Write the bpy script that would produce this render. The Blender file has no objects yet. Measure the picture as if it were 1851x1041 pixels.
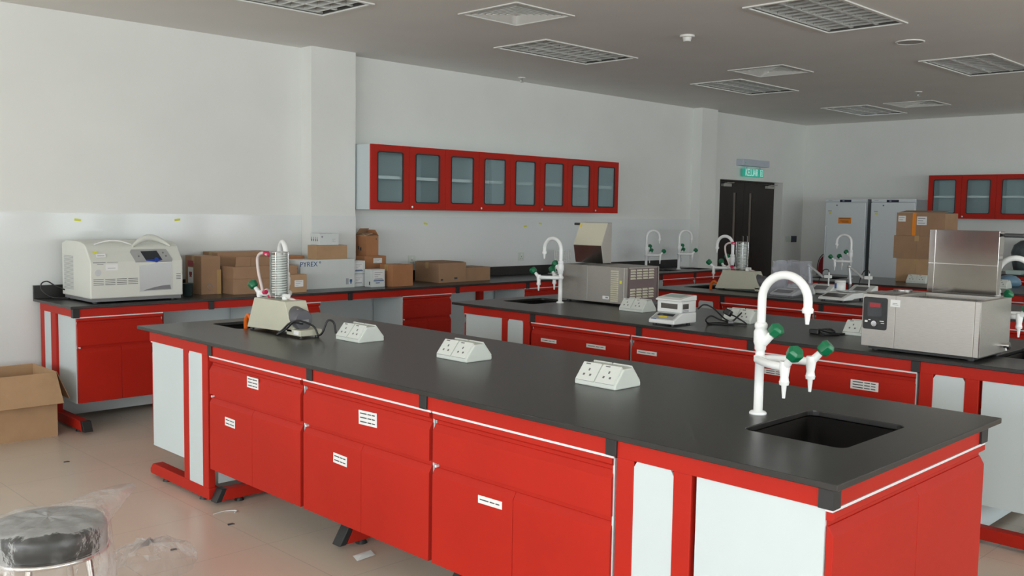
import bpy, bmesh, math, random
from mathutils import Vector, Matrix
random.seed(4)
SC = bpy.context.scene
COL = SC.collection
PI = math.pi

# ------------------------------------------------------------------ materials
def srgb(r, g, b):
    f = lambda c: (c / 255 / 12.92) if c / 255 <= 0.04045 else ((c / 255 + 0.055) / 1.055) ** 2.4
    return (f(r), f(g), f(b), 1.0)

def mat(name, col, rough=0.5, metal=0.0, noise=0.0, nscale=8.0, bump=0.0, bscale=60.0, coat=0.0, spec=0.5, stretch=None, emit=None, estr=0.0):
    m = bpy.data.materials.new(name)
    m.use_nodes = True
    nt = m.node_tree
    b = nt.nodes['Principled BSDF']
    c = tuple(col) if len(col) == 4 else tuple(col) + (1.0,)
    b.inputs['Base Color'].default_value = c
    b.inputs['Roughness'].default_value = rough
    b.inputs['Metallic'].default_value = metal
    b.inputs['Specular IOR Level'].default_value = spec
    b.inputs['Coat Weight'].default_value = coat
    if emit is not None:
        b.inputs['Emission Color'].default_value = tuple(emit) + (1.0,) if len(emit) == 3 else emit
        b.inputs['Emission Strength'].default_value = estr
    if noise or bump:
        tc = nt.nodes.new('ShaderNodeTexCoord')
        mp = nt.nodes.new('ShaderNodeMapping')
        if stretch: mp.inputs['Scale'].default_value = stretch
        nt.links.new(tc.outputs['Object'], mp.inputs['Vector'])
    if noise:
        n = nt.nodes.new('ShaderNodeTexNoise')
        n.inputs['Scale'].default_value = nscale
        n.inputs['Detail'].default_value = 4
        nt.links.new(mp.outputs['Vector'], n.inputs['Vector'])
        r = nt.nodes.new('ShaderNodeValToRGB')
        r.color_ramp.elements[0].position = 0.3
        r.color_ramp.elements[1].position = 0.7
        r.color_ramp.elements[0].color = tuple(x * (1 - noise) for x in c[:3]) + (1,)
        r.color_ramp.elements[1].color = tuple(min(1, x * (1 + noise)) for x in c[:3]) + (1,)
        nt.links.new(n.outputs['Fac'], r.inputs['Fac'])
        nt.links.new(r.outputs['Color'], b.inputs['Base Color'])
    if bump:
        n2 = nt.nodes.new('ShaderNodeTexNoise')
        n2.inputs['Scale'].default_value = bscale
        n2.inputs['Detail'].default_value = 3
        nt.links.new(mp.outputs['Vector'], n2.inputs['Vector'])
        bp = nt.nodes.new('ShaderNodeBump')
        bp.inputs['Strength'].default_value = bump
        bp.inputs['Distance'].default_value = 0.004
        nt.links.new(n2.outputs['Fac'], bp.inputs['Height'])
        nt.links.new(bp.outputs['Normal'], b.inputs['Normal'])
    return m

M = {}
M['wall'] = mat('wall paint', (0.82, 0.835, 0.80), 0.85, noise=0.02, nscale=2)
M['tile'] = mat('glossy wall tile', (0.79, 0.82, 0.81), 0.09, noise=0.01, nscale=2, spec=0.25)
M['ceiling'] = mat('ceiling paint', (0.82, 0.80, 0.765), 0.9, noise=0.02, nscale=2)
M['red'] = mat('red coated steel', (0.475, 0.020, 0.010), 0.46, noise=0.05, nscale=3, spec=0.22)
M['white'] = mat('white laminate', (0.61, 0.69, 0.705), 0.42, noise=0.015, nscale=3)
M['edge'] = mat('white edge band', (0.85, 0.80, 0.82), 0.4)
M['black'] = mat('black plastic', (0.018, 0.019, 0.020), 0.45)
M['top'] = mat('black worktop resin', (0.023, 0.022, 0.021), 0.29, noise=0.22, nscale=9, bump=0.10, bscale=420, spec=0.55)
M['sink'] = mat('black sink polypropylene', (0.003, 0.003, 0.0033), 0.5, spec=0.2)
M['tap'] = mat('white coated tap', (0.86, 0.88, 0.87), 0.25)
M['green'] = mat('green tap handle', (0.006, 0.16, 0.065), 0.3)
M['socket'] = mat('white socket plastic', (0.68, 0.73, 0.67), 0.4)
M['plate'] = mat('socket face plastic', (0.72, 0.76, 0.71), 0.35)
M['pin'] = mat('socket opening', (0.16, 0.16, 0.155), 0.6)
M['label'] = mat('paper label', (0.82, 0.83, 0.82), 0.7)
M['ink'] = mat('printed ink', (0.06, 0.06, 0.07), 0.7)
M['greyink'] = mat('grey print', (0.30, 0.31, 0.33), 0.7)
M['blueink'] = mat('blue print', (0.03, 0.10, 0.27), 0.7)
M['steel'] = mat('brushed stainless steel', (0.44, 0.425, 0.395), 0.42, 0.72, noise=0.06, nscale=30, bump=0.03, bscale=80, stretch=(1, 1, 14))
M['steel2'] = mat('polished stainless lid', (0.30, 0.29, 0.275), 0.26, 1.0, noise=0.03, nscale=20)
M['lidsteel'] = mat('mirror stainless lid', (0.33, 0.315, 0.30), 0.10, 1.0, noise=0.03, nscale=20)
M['mauve'] = mat('mauve coated steel', (0.20, 0.155, 0.16), 0.4, 0.4)
M['cream'] = mat('cream coated steel', (0.66, 0.63, 0.50), 0.45)
M['beige'] = mat('beige instrument steel', (0.58, 0.58, 0.46), 0.5, noise=0.02)
M['chrome'] = mat('chrome', (0.75, 0.75, 0.75), 0.12, 1.0)
M['alu'] = mat('lamp aluminium', (0.86, 0.87, 0.84), 0.3, 0.45)
M['lampwhite'] = mat('white lamp enamel', (0.80, 0.80, 0.76), 0.5)
M['darkbox'] = mat('dark lamp housing', (0.09, 0.09, 0.085), 0.4, 0.3)
M['instr'] = mat('white instrument plastic', (0.80, 0.82, 0.80), 0.38)
M['centri'] = mat('off-white instrument casing', (0.70, 0.72, 0.66), 0.42, noise=0.01)
M['centrigrey'] = mat('silver front panel', (0.50, 0.52, 0.52), 0.33, 0.35)
M['screen'] = mat('dark display', (0.03, 0.035, 0.04), 0.12)
M['darkbox2'] = mat('dim grey display', (0.07, 0.062, 0.06), 0.3)
M['blue'] = mat('blue plastic', (0.02, 0.06, 0.35), 0.35)
M['greyplastic'] = mat('grey plastic', (0.20, 0.20, 0.21), 0.45)
M['motor'] = mat('grey motor shell', (0.11, 0.11, 0.125), 0.4)
M['yellow'] = mat('yellow sticker', (0.80, 0.62, 0.04), 0.6)
M['lime'] = mat('lime yellow tape', (0.74, 0.75, 0.05), 0.6)
M['orange'] = mat('orange sticker', (0.85, 0.26, 0.01), 0.55)
M['orangehose'] = mat('orange rubber', (0.75, 0.14, 0.01), 0.4)
M['hose'] = mat('pale rubber hose', (0.66, 0.57, 0.54), 0.45)
M['clamp'] = mat('raspberry clamp', (0.55, 0.02, 0.09), 0.4)
M['cable'] = mat('black cable', (0.012, 0.012, 0.013), 0.4)
M['door'] = mat('dark brown timber', (0.020, 0.013, 0.011), 0.4, noise=0.3, nscale=6, stretch=(6, 6, 0.6))
M['vision'] = mat('obscured vision glass', (0.20, 0.17, 0.14), 0.15)
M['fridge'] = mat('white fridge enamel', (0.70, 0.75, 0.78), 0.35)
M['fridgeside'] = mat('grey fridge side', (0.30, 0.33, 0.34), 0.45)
M['kraft1'] = mat('brown cardboard', (0.36, 0.215, 0.125), 0.85, noise=0.07, nscale=7)
M['kraft2'] = mat('tan cardboard', (0.46, 0.29, 0.16), 0.85, noise=0.07, nscale=7)
M['kraft3'] = mat('orange-brown cardboard', (0.42, 0.19, 0.085), 0.85, noise=0.07, nscale=7)
M['kraftin'] = mat('cardboard inside', (0.42, 0.29, 0.185), 0.9, noise=0.05, nscale=7)
M['tapebrown'] = mat('parcel tape', (0.46, 0.30, 0.13), 0.3)
M['whitecard'] = mat('white cardboard', (0.70, 0.74, 0.73), 0.7, noise=0.02)
M['seat'] = mat('black vinyl', (0.018, 0.019, 0.018), 0.35, bump=0.3, bscale=14)
M['redthing'] = mat('red enamel', (0.35, 0.02, 0.03), 0.4)
M['bluebag'] = mat('blue plastic film', (0.14, 0.26, 0.36), 0.35, bump=0.8, bscale=16)
M['greybag'] = mat('dark grey plastic film', (0.10, 0.12, 0.13), 0.3, noise=0.3, nscale=12, bump=0.9, bscale=14)
M['palegreen'] = mat('pale green plastic', (0.50, 0.62, 0.58), 0.4)
M['darkgreen'] = mat('dark green plastic', (0.05, 0.08, 0.08), 0.4)
M['signgreen'] = mat('lit green sign face', (0.02, 0.35, 0.25), 0.4, emit=(0.02, 0.42, 0.30), estr=0.55)
M['signwhite'] = mat('lit sign lettering', (0.75, 0.9, 0.85), 0.4, emit=(0.6, 0.95, 0.85), estr=0.45)
M['signbox'] = mat('pale sign housing', (0.55, 0.60, 0.68), 0.5)
M['navy'] = mat('navy panel', (0.01, 0.015, 0.05), 0.4)
M['spk'] = mat('speaker grille', (0.45, 0.43, 0.40), 0.7)
M['winframe'] = mat('window frame aluminium', (0.55, 0.56, 0.56), 0.4)
M['coil'] = mat('white coil', (0.80, 0.82, 0.80), 0.2)

def floor_mat():
    m = mat('beige floor tile', (0.46, 0.375, 0.30), 0.30)
    nt = m.node_tree
    b = nt.nodes['Principled BSDF']
    geo = nt.nodes.new('ShaderNodeNewGeometry')
    mp = nt.nodes.new('ShaderNodeMapping')
    mp.inputs['Location'].default_value = (-2.314, -4.575, 0)
    nt.links.new(geo.outputs['Position'], mp.inputs['Vector'])
    br = nt.nodes.new('ShaderNodeTexBrick')
    br.offset = 0.0
    br.inputs['Scale'].default_value = 1.0
    br.inputs['Brick Width'].default_value = 0.61
    br.inputs['Row Height'].default_value = 0.61
    br.inputs['Mortar Size'].default_value = 0.0022
    br.inputs['Mortar Smooth'].default_value = 0.2
    br.inputs['Color1'].default_value = (0.66, 0.565, 0.465, 1)
    br.inputs['Color2'].default_value = (0.675, 0.575, 0.47, 1)
    br.inputs['Mortar'].default_value = (0.50, 0.43, 0.35, 1)
    nt.links.new(mp.outputs['Vector'], br.inputs['Vector'])
    n = nt.nodes.new('ShaderNodeTexNoise')
    n.inputs['Scale'].default_value = 2.2
    n.inputs['Detail'].default_value = 6
    nt.links.new(geo.outputs['Position'], n.inputs['Vector'])
    mx = nt.nodes.new('ShaderNodeMixRGB')
    mx.blend_type = 'MULTIPLY'
    mx.inputs['Fac'].default_value = 0.35
    r = nt.nodes.new('ShaderNodeValToRGB')
    r.color_ramp.elements[0].position = 0.3; r.color_ramp.elements[0].color = (0.78, 0.78, 0.80, 1)
    r.color_ramp.elements[1].position = 0.75; r.color_ramp.elements[1].color = (1, 1, 1, 1)
    nt.links.new(n.outputs['Fac'], r.inputs['Fac'])
    nt.links.new(br.outputs['Color'], mx.inputs['Color1'])
    nt.links.new(r.outputs['Color'], mx.inputs['Color2'])
    nt.links.new(mx.outputs['Color'], b.inputs['Base Color'])
    return m
M['floor'] = floor_mat()

def see_mat(name, tint, opac, glossy_rough=0.05, body=(0.8, 0.82, 0.82), fres=0.6, bump=0.0, bscale=20.0, blotch=0.0):
    m = bpy.data.materials.new(name)
    m.use_nodes = True
    nt = m.node_tree
    nt.nodes.clear()
    out = nt.nodes.new('ShaderNodeOutputMaterial')
    tr = nt.nodes.new('ShaderNodeBsdfTransparent'); tr.inputs['Color'].default_value = tint + (1,)
    pr = nt.nodes.new('ShaderNodeBsdfPrincipled')
    pr.inputs['Base Color'].default_value = body + (1,)
    pr.inputs['Roughness'].default_value = glossy_rough
    lw = nt.nodes.new('ShaderNodeFresnel'); lw.inputs['IOR'].default_value = 1.45
    ma = nt.nodes.new('ShaderNodeMath'); ma.operation = 'MULTIPLY_ADD'; ma.use_clamp = True
    ma.inputs[1].default_value = fres; ma.inputs[2].default_value = opac
    nt.links.new(lw.outputs['Fac'], ma.inputs[0])
    fac = ma.outputs[0]
    if bump or blotch:
        tc = nt.nodes.new('ShaderNodeTexCoord')
        n = nt.nodes.new('ShaderNodeTexNoise'); n.inputs['Scale'].default_value = bscale; n.inputs['Detail'].default_value = 5
        nt.links.new(tc.outputs['Object'], n.inputs['Vector'])
        bp = nt.nodes.new('ShaderNodeBump'); bp.inputs['Strength'].default_value = bump; bp.inputs['Distance'].default_value = 0.02
        nt.links.new(n.outputs['Fac'], bp.inputs['Height'])
        nt.links.new(bp.outputs['Normal'], pr.inputs['Normal'])
        nt.links.new(bp.outputs['Normal'], lw.inputs['Normal'])
        if blotch:
            r = nt.nodes.new('ShaderNodeMapRange')
            r.inputs['From Min'].default_value = 0.5; r.inputs['From Max'].default_value = 0.75
            r.inputs['To Max'].default_value = blotch
            nt.links.new(n.outputs['Fac'], r.inputs['Value'])
            ad = nt.nodes.new('ShaderNodeMath'); ad.operation = 'ADD'; ad.use_clamp = True
            nt.links.new(fac, ad.inputs[0]); nt.links.new(r.outputs['Result'], ad.inputs[1])
            fac = ad.outputs[0]
    mix = nt.nodes.new('ShaderNodeMixShader')
    nt.links.new(fac, mix.inputs['Fac'])
    nt.links.new(tr.outputs[0], mix.inputs[1])
    nt.links.new(pr.outputs[0], mix.inputs[2])
    nt.links.new(mix.outputs[0], out.inputs['Surface'])
    return m
M['pane'] = see_mat('cabinet glass', (0.94, 0.985, 0.99), 0.03, 0.03, (0.45, 0.55, 0.57), 0.6)
M['glass'] = see_mat('clear laboratory glass', (0.93, 0.95, 0.94), 0.06, 0.02, (0.7, 0.72, 0.7), 0.8)
M['film'] = see_mat('clear plastic film', (0.97, 0.97, 0.97), 0.03, 0.15, (0.75, 0.76, 0.75), 0.35, 0.5, 16.0, 0.14)
M['film2'] = see_mat('hazy plastic cover', (0.92, 0.92, 0.95), 0.20, 0.2, (0.62, 0.64, 0.70), 0.3, 0.4, 9.0, 0.15)

# ------------------------------------------------------------------ mesh helper
class MB:
    def __init__(s):
        s.v = []; s.f = []; s.m = []; s.s = []
    def add(s, verts, faces, mi=0, smooth=False):
        b = len(s.v)
        s.v += [tuple(p) for p in verts]
        for f in faces:
            s.f.append(tuple(b + i for i in f)); s.m.append(mi); s.s.append(smooth)
        return s
    def box(s, x0, x1, y0, y1, z0, z1, mi=0):
        v = [(x0, y0, z0), (x1, y0, z0), (x1, y1, z0), (x0, y1, z0), (x0, y0, z1), (x1, y0, z1), (x1, y1, z1), (x0, y1, z1)]
        return s.add(v, [(3, 2, 1, 0), (4, 5, 6, 7), (0, 1, 5, 4), (1, 2, 6, 5), (2, 3, 7, 6), (3, 0, 4, 7)], mi)
    def prism(s, poly, axis, a0, a1, mi=0):
        # poly in the plane of the two other axes: x -> (y,z), y -> (x,z), z -> (x,y)
        def mk(p, a):
            return {'x': (a, p[0], p[1]), 'y': (p[0], a, p[1]), 'z': (p[0], p[1], a)}[axis]
        n = len(poly)
        area = sum(poly[i][0] * poly[(i + 1) % n][1] - poly[(i + 1) % n][0] * poly[i][1] for i in range(n))
        if axis == 'y': area = -area
        if area < 0: poly = poly[::-1]
        v = [mk(p, a0) for p in poly] + [mk(p, a1) for p in poly]
        f = [tuple(range(n))[::-1], tuple(range(n, 2 * n))] + [(i, (i + 1) % n, n + (i + 1) % n, n + i) for i in range(n)]
        return s.add(v, f, mi)
    def tube(s, pts, r, n=10, mi=0, closed=False):
        pts = [Vector(p) for p in pts]
        rs = r if isinstance(r, (list, tuple)) else [r] * len(pts)
        N = len(pts); rings = []; prev = None
        for i, p in enumerate(pts):
            if closed: t = pts[(i + 1) % N] - pts[i - 1]
            else: t = pts[min(i + 1, N - 1)] - pts[max(i - 1, 0)]
            t.normalize()
            if prev is None:
                a = Vector((0, 0, 1)) if abs(t.z) < 0.9 else Vector((1, 0, 0))
                u = t.cross(a).normalized()
            else:
                u = (prev - t * prev.dot(t))
                u = u.normalized() if u.length > 1e-6 else t.orthogonal().normalized()
            prev = u; w = t.cross(u)
            rings.append([p + (u * math.cos(2 * PI * k / n) + w * math.sin(2 * PI * k / n)) * rs[i] for k in range(n)])
        v = [q for ring in rings for q in ring]; f = []
        for i in range(N if closed else N - 1):
            j = (i + 1) % N
            for k in range(n):
                f.append((i * n + k, i * n + (k + 1) % n, j * n + (k + 1) % n, j * n + k))
        s.add(v, f, mi, True)
        if not closed:
            s.add(rings[0], [tuple(range(n))[::-1]], mi); s.add(rings[-1], [tuple(range(n))], mi)
        return s
    def cyl(s, p0, p1, r0, r1=None, n=20, mi=0):
        return s.tube([p0, p1], [r0, r0 if r1 is None else r1], n, mi)
    def lathe(s, prof, c=(0, 0, 0), n=32, mi=0, fn=None):
        v = []; f = []
        for (r, z) in prof:
            for k in range(n):
                a = 2 * PI * k / n
                p = (c[0] + r * math.cos(a), c[1] + r * math.sin(a), c[2] + z)
                v.append(fn(*p) if fn else p)
        for i in range(len(prof) - 1):
            for k in range(n):
                f.append((i * n + k, i * n + (k + 1) % n, (i + 1) * n + (k + 1) % n, (i + 1) * n + k))
        return s.add(v, f, mi, True)
    def ball(s, c, r, n=14, mi=0, sc=(1, 1, 1)):
        prof = [(max(1e-4, r * math.sin(PI * i / n)), -r * math.cos(PI * i / n)) for i in range(n + 1)]
        return s.lathe(prof, (0, 0, 0), 2 * n, mi, lambda x, y, z: (c[0] + x * sc[0], c[1] + y * sc[1], c[2] + z * sc[2]))
    def holed(s, outer, holes, z0, z1, mi=0, flip=None):
        bm = bmesh.new(); loops = []
        for lp in [outer] + holes:
            vs = [bm.verts.new((p[0], p[1], 0)) for p in lp]
            es = [bm.edges.new((vs[i], vs[(i + 1) % len(vs)])) for i in range(len(vs))]
            loops.append((vs, es))
        bmesh.ops.triangle_fill(bm, use_beauty=True, use_dissolve=False, edges=[e for l in loops for e in l[1]], normal=(0, 0, 1))
        bm.verts.index_update()
        pv = [v.co.copy() for v in bm.verts]; nf = []
        for fa in bm.faces:
            idx = [v.index for v in fa.verts]
            if fa.normal.z < 0: idx = idx[::-1]
            nf.append(idx)
        n = len(pv)
        g = flip or (lambda x, y, z: (x, y, z))
        V = [g(p.x, p.y, z1) for p in pv] + [g(p.x, p.y, z0) for p in pv]
        F = [tuple(i) for i in nf] + [tuple(x + n for x in i[::-1]) for i in nf]
        off = 0
        for li, (vs, es) in enumerate(loops):
            k = len(vs)
            ar = sum(pv[off + i].x * pv[off + (i + 1) % k].y - pv[off + (i + 1) % k].x * pv[off + i].y for i in range(k))
            ccw = ar > 0
            if li > 0: ccw = not ccw
            for i in range(k):
                a, b = off + i, off + (i + 1) % k
                F.append((a, a + n, b + n, b) if ccw else (b, b + n, a + n, a))
            off += k
        bm.free()
        return s.add(V, F, mi)
    def move(s, d):
        s.v = [(p[0] + d[0], p[1] + d[1], p[2] + d[2]) for p in s.v]; return s
    def xf(s, mtx, start=0):
        s.v = s.v[:start] + [tuple(mtx @ Vector(p)) for p in s.v[start:]]; return s
    def mesh(s, name):
        me = bpy.data.meshes.new(name)
        me.from_pydata(s.v, [], s.f)
        me.polygons.foreach_set('material_index', s.m)
        me.polygons.foreach_set('use_smooth', s.s)
        me.update()
        return me

def rrect(x0, x1, y0, y1, r, n=5):
    out = []
    for cx, cy, a0 in ((x1 - r, y1 - r, 0), (x0 + r, y1 - r, PI / 2), (x0 + r, y0 + r, PI), (x1 - r, y0 + r, 1.5 * PI)):
        for i in range(n + 1):
            a = a0 + PI / 2 * i / n
            out.append((cx + r * math.cos(a), cy + r * math.sin(a)))
    return out

def obj(name, mb, mats, parent=None, bev=0.0, loc=None):
    me = mb if isinstance(mb, bpy.types.Mesh) else mb.mesh(name)
    if not isinstance(mats, (list, tuple)): mats = [mats]
    for m in mats: me.materials.append(M[m] if isinstance(m, str) else m)
    o = bpy.data.objects.new(name, me)
    COL.objects.link(o)
    if parent is not None: o.parent = parent
    if loc is not None: o.location = loc
    if bev:
        md = o.modifiers.new('Bevel', 'BEVEL'); md.width = bev; md.segments = 2; md.limit_method = 'ANGLE'; md.angle_limit = math.radians(40)
    return o

def tag(o, label, cat, group=None):
    o['label'] = label; o['category'] = cat
    if group: o['group'] = group
    return o

def thing(name, label, cat, loc=(0, 0, 0), rz=0.0, group=None):
    o = bpy.data.objects.new(name, None)
    o.empty_display_size = 0.1
    COL.objects.link(o)
    o.location = loc; o.rotation_euler = (0, 0, rz)
    return tag(o, label, cat, group)

def struct(name, mb, mats, parent=None, bev=0.0):
    o = obj(name, mb, mats, parent, bev)
    if parent is None: o['kind'] = 'structure'
    return o

def kids(o):
    return [c for c in bpy.data.objects if c.parent == o]

def dup(root, loc, rz=None, label=None, group=None):
    def cp(o, par):
        c = o.copy(); COL.objects.link(c)
        if par is not None: c.parent = par
        for k in kids(o): cp(k, c)
        return c
    r = cp(root, None)
    r.location = loc
    if rz is not None: r.rotation_euler = (0, 0, rz)
    if label: r['label'] = label
    if group: r['group'] = group
    return r

def text_mesh(body, size, extrude=0.0006):
    cu = bpy.data.curves.new('lettering', 'FONT')
    cu.body = body; cu.size = size; cu.extrude = extrude
    cu.align_x = 'CENTER'; cu.align_y = 'CENTER'
    t = bpy.data.objects.new('lettering', cu); COL.objects.link(t)
    dg = bpy.context.evaluated_depsgraph_get()
    me = bpy.data.meshes.new_from_object(t.evaluated_get(dg))
    bpy.data.objects.remove(t); bpy.data.curves.remove(cu)
    return me

def spline(pts, k=8):
    P = [Vector(p) for p in pts]; P = [2 * P[0] - P[1]] + P + [2 * P[-1] - P[-2]]; out = []
    for i in range(1, len(P) - 2):
        for j in range(k):
            t = j / k
            a, b, c, d = P[i - 1], P[i], P[i + 1], P[i + 2]
            out.append(0.5 * ((2 * b) + (c - a) * t + (2 * a - 5 * b + 4 * c - d) * t * t + (3 * b - a - 3 * c + d) * t ** 3))
    out.append(P[-2]); return out

# ------------------------------------------------------------------ camera (from the photo's vanishing points)
cam_d = bpy.data.cameras.new('camera'); cam = bpy.data.objects.new('camera', cam_d); COL.objects.link(cam)
R = ((0.70934903, -0.70466925, 0.01628489), (-0.04515144, -0.06848339, -0.99663001), (0.70340977, 0.70622324, -0.08039546))
mw = Matrix(((R[0][0], -R[1][0], -R[2][0], 0.0), (R[0][1], -R[1][1], -R[2][1], 0.0), (R[0][2], -R[1][2], -R[2][2], 1.615), (0, 0, 0, 1)))
cam.matrix_world = mw
cam_d.sensor_width = 36; cam_d.lens = 1708.97 * 36 / 1851; cam_d.clip_start = 0.05
SC.camera = cam

# ------------------------------------------------------------------ room shell
YL, XF, XB, YR, ZC = 7.62, 14.23, -4.5, -7.0, 3.078
struct('floor', MB().box(XB - .2, XF + .2, YR - .2, YL + .2, -.12, 0), 'floor')

lights_xy = [(2.885 + 3.045 * i, 5.905) for i in range(4)] + [(2.885 + 3.045 * i, 3.37) for i in range(4)]
lights_xy = [(x + .62, y) for x, y in lights_xy if not (x < 3 and y < 4)]
vents_xy = [(5.06, 5.08), (8.68, 5.06), (12.31, 5.06)]
rects = [(x - .605, x + .605, y - .302, y + .302) for x, y in lights_xy] + [(x - .305, x + .305, y - .305, y + .305) for x, y in vents_xy]
xs = sorted({XB - .2, XF + .2} | {r[i] for r in rects for i in (0, 1)})
ys = sorted({YR - .2, YL + .2} | {r[i] for r in rects for i in (2, 3)})
mb = MB()
for i in range(len(xs) - 1):
    for j in range(len(ys) - 1):
        cx, cy = (xs[i] + xs[i + 1]) / 2, (ys[j] + ys[j + 1]) / 2
        if any(r[0] < cx < r[1] and r[2] < cy < r[3] for r in rects): continue
        mb.add([(xs[i], ys[j], ZC), (xs[i + 1], ys[j], ZC), (xs[i + 1], ys[j + 1], ZC), (xs[i], ys[j + 1], ZC)], [(0, 3, 2, 1)])
mb.box(XB - .2, XF + .2, YR - .2, YL + .2, ZC + .25, ZC + .3)
struct('ceiling', mb, 'ceiling')

def wall_panel(name, rect, holes, axis, a0, a1):
    # rect in (u,z); axis 'x' wall -> u=y ; axis 'y' -> u=x
    us = sorted({rect[0], rect[1]} | {h[i] for h in holes for i in (0, 1)})
    zs = sorted({rect[2], rect[3]} | {h[i] for h in holes for i in (2, 3)})
    mb = MB()
    for i in range(len(us) - 1):
        for j in range(len(zs) - 1):
            cu, cz = (us[i] + us[i + 1]) / 2, (zs[j] + zs[j + 1]) / 2
            if any(h[0] < cu < h[1] and h[2] < cz < h[3] for h in holes): continue
            if axis == 'y': mb.box(us[i], us[i + 1], a0, a1, zs[j], zs[j + 1])
            else: mb.box(a0, a1, us[i], us[i + 1], zs[j], zs[j + 1])
    return struct(name, mb, 'wall')
DX0, DX1, DZ = 11.79, 13.575, 2.135
wall_panel('wall_left', (XB, XF, 0, ZC), [(DX0, DX1, -1, DZ)], 'y', YL, YL + .2)
wall_panel('wall_far', (YR, YL + .2, 0, ZC), [], 'x', XF, XF + .2)
WR = [(-1.2, 1.4), (2.0, 4.6), (5.2, 6.8), (7.6, 8.7), (9.3, 10.9), (11.3, 12.5)]
WB = [(-5.8, -3.6), (-3.0, -0.8), (-0.2, 2.0), (2.5, 4.3), (6.3, 7.3)]
WZ = (0.85, 2.55)
wall_panel('wall_right', (XB, XF, 0, ZC), [(a, b) + WZ for a, b in WR], 'y', YR - .2, YR)
wall_panel('wall_back', (YR, YL + .2, 0, ZC), [(a, b) + WZ for a, b in WB], 'x', XB - .2, XB)
def window(n, axis, a, b):
    mb = MB()
    def bx(u0, u1, z0, z1):
        if axis == 'y': mb.box(u0, u1, YR - .13, YR - .08, z0, z1)
        else: mb.box(XB - .13, XB - .08, u0, u1, z0, z1)
    w = .05
    bx(a, b, WZ[0], WZ[0] + w); bx(a, b, WZ[1] - w, WZ[1]); bx(a, a + w, WZ[0], WZ[1]); bx(b - w, b, WZ[0], WZ[1])
    m = (a + b) / 2; bx(m - w / 2, m + w / 2, WZ[0], WZ[1]); bx(a, b, 1.95, 1.95 + w)
    struct('window_%d' % n, mb, 'winframe')
for i, (a, b) in enumerate(WR): window(i + 1, 'y', a, b)
for i, (a, b) in enumerate(WB): window(i + 7, 'x', a, b)
# pillars against the long wall
struct('pillar', MB().box(4.815, 5.30, 7.45, YL, 0, ZC), 'wall')
struct('pillar', MB().box(11.07, 11.45, 7.47, YL, 0, ZC), 'wall')
# glossy tiling on the lower wall
struct('trim_1', MB().box(XB, 4.813, YL - .008, YL, 0, 1.55), 'tile')
struct('trim_2', MB().box(5.302, 11.068, YL - .008, YL, 0, 1.55), 'tile')
struct('trim_3', MB().box(4.813, 5.302, 7.442, 7.45, 0, 1.55), 'tile')

# ------------------------------------------------------------------ door
d = bpy.data.objects.new('door_1', None); COL.objects.link(d); d['kind'] = 'structure'; d.location = ((DX0 + DX1) / 2, 7.77, 0)
hw = (DX1 - DX0) / 2
struct('frame', MB().box(-hw, -hw + .03, 0, .05, 0, DZ).box(hw - .03, hw, 0, .05, 0, DZ).box(-hw + .03, hw - .03, 0, .05, DZ - .03, DZ), 'door', d)
for sgn in (-1, 1):
    c = sgn * (hw - .03) / 2; w = (hw - .03) / 2 - .002
    leaf = struct('door_leaf', MB().holed([(c - w, .004), (c + w, .004), (c + w, DZ - .032), (c - w, DZ - .032)],
                 [[(-.245 - .04 if sgn < 0 else .205 - .04, .95), (-.245 + .04 if sgn < 0 else .205 + .04, .95), (-.245 + .04 if sgn < 0 else .205 + .04, 1.955), (-.245 - .04 if sgn < 0 else .205 - .04, 1.955)]],
                 0, .045, flip=lambda x, y, z: (x, .045 - z, y)), 'door', d)
    gx = -.245 if sgn < 0 else .205
    struct('vision_strip', MB().box(gx - .04, gx + .04, .015, .025, .95, 1.955), 'vision', leaf)
    struct('handle', MB().tube([(sgn * .06, -.02 + .02, 1.0), (sgn * .06, -.05, 1.0), (sgn * .06, -.05, 1.3), (sgn * .06, 0, 1.3)], .01, 8), 'chrome', leaf)
    cx = -.53 if sgn < 0 else .72
    struct('door_closer', MB().box(cx - .11, cx + .11, -.05, 0, 2.04, 2.08).tube([(cx - .05, -.03, 2.085), (cx + .10, -.09, 2.098), (cx + .05, -.01, 2.1)], .007, 6), 'spk', d, .004)

# exit sign and switches
t = thing('exit_sign', 'lit green KELUAR exit sign with pale housing above the dark double doors', 'exit sign', (12.57, YL, 2.19))
obj('housing', MB().box(-.37, .37, -.12, -.001, .155, .25), 'signbox', t, .006)
obj('sign_face', MB().box(-.28, .28, -.075, -.055, .0, .118), 'signgreen', t)
for x in (-.185, .185): obj('bracket', MB().box(x - .015, x + .015, -.07, -.06, .118, .155), 'signbox', t)
o = obj('lettering', text_mesh('KELUAR', .15, .001), 'signwhite', t, loc=(-.055, -.0765, .058)); o.rotation_euler = (PI / 2, 0, 0); o.scale = (.66, 1, 1)
obj('pictogram', MB().box(.185, .26, -.0765, -.0755, .015, .022).box(.185, .26, -.0765, -.0755, .1, .107).box(.185, .192, -.0765, -.0755, .015, .107).box(.253, .26, -.0765, -.0755, .015, .107).box(.21, .225, -.0765, -.0755, .03, .09), 'signwhite', t)
obj('indicator', MB().cyl((-.31, -.1205, .20), (-.31, -.122, .20), .014, n=10), 'signgreen', t)
t = thing('light_switch', 'white switch plates beside a navy panel on the wall right of the dark doors', 'light switch', (13.87, YL, 1.205))
obj('switch_plate', MB().box(-.175, -.085, -.012, -.001, 0, .09).box(-.155, -.105, -.016, -.012, .03, .06), 'socket', t, .002)
obj('switch_plate', MB().box(-.075, .01, -.012, -.001, 0, .09).box(-.055, -.01, -.016, -.012, .03, .06), 'socket', t, .002)
obj('control_panel', MB().box(.02, .17, -.02, -.001, -.005, .095).box(.04, .15, -.022, -.02, .05, .085), ['navy', 'greyink'], t, .002)

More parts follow.
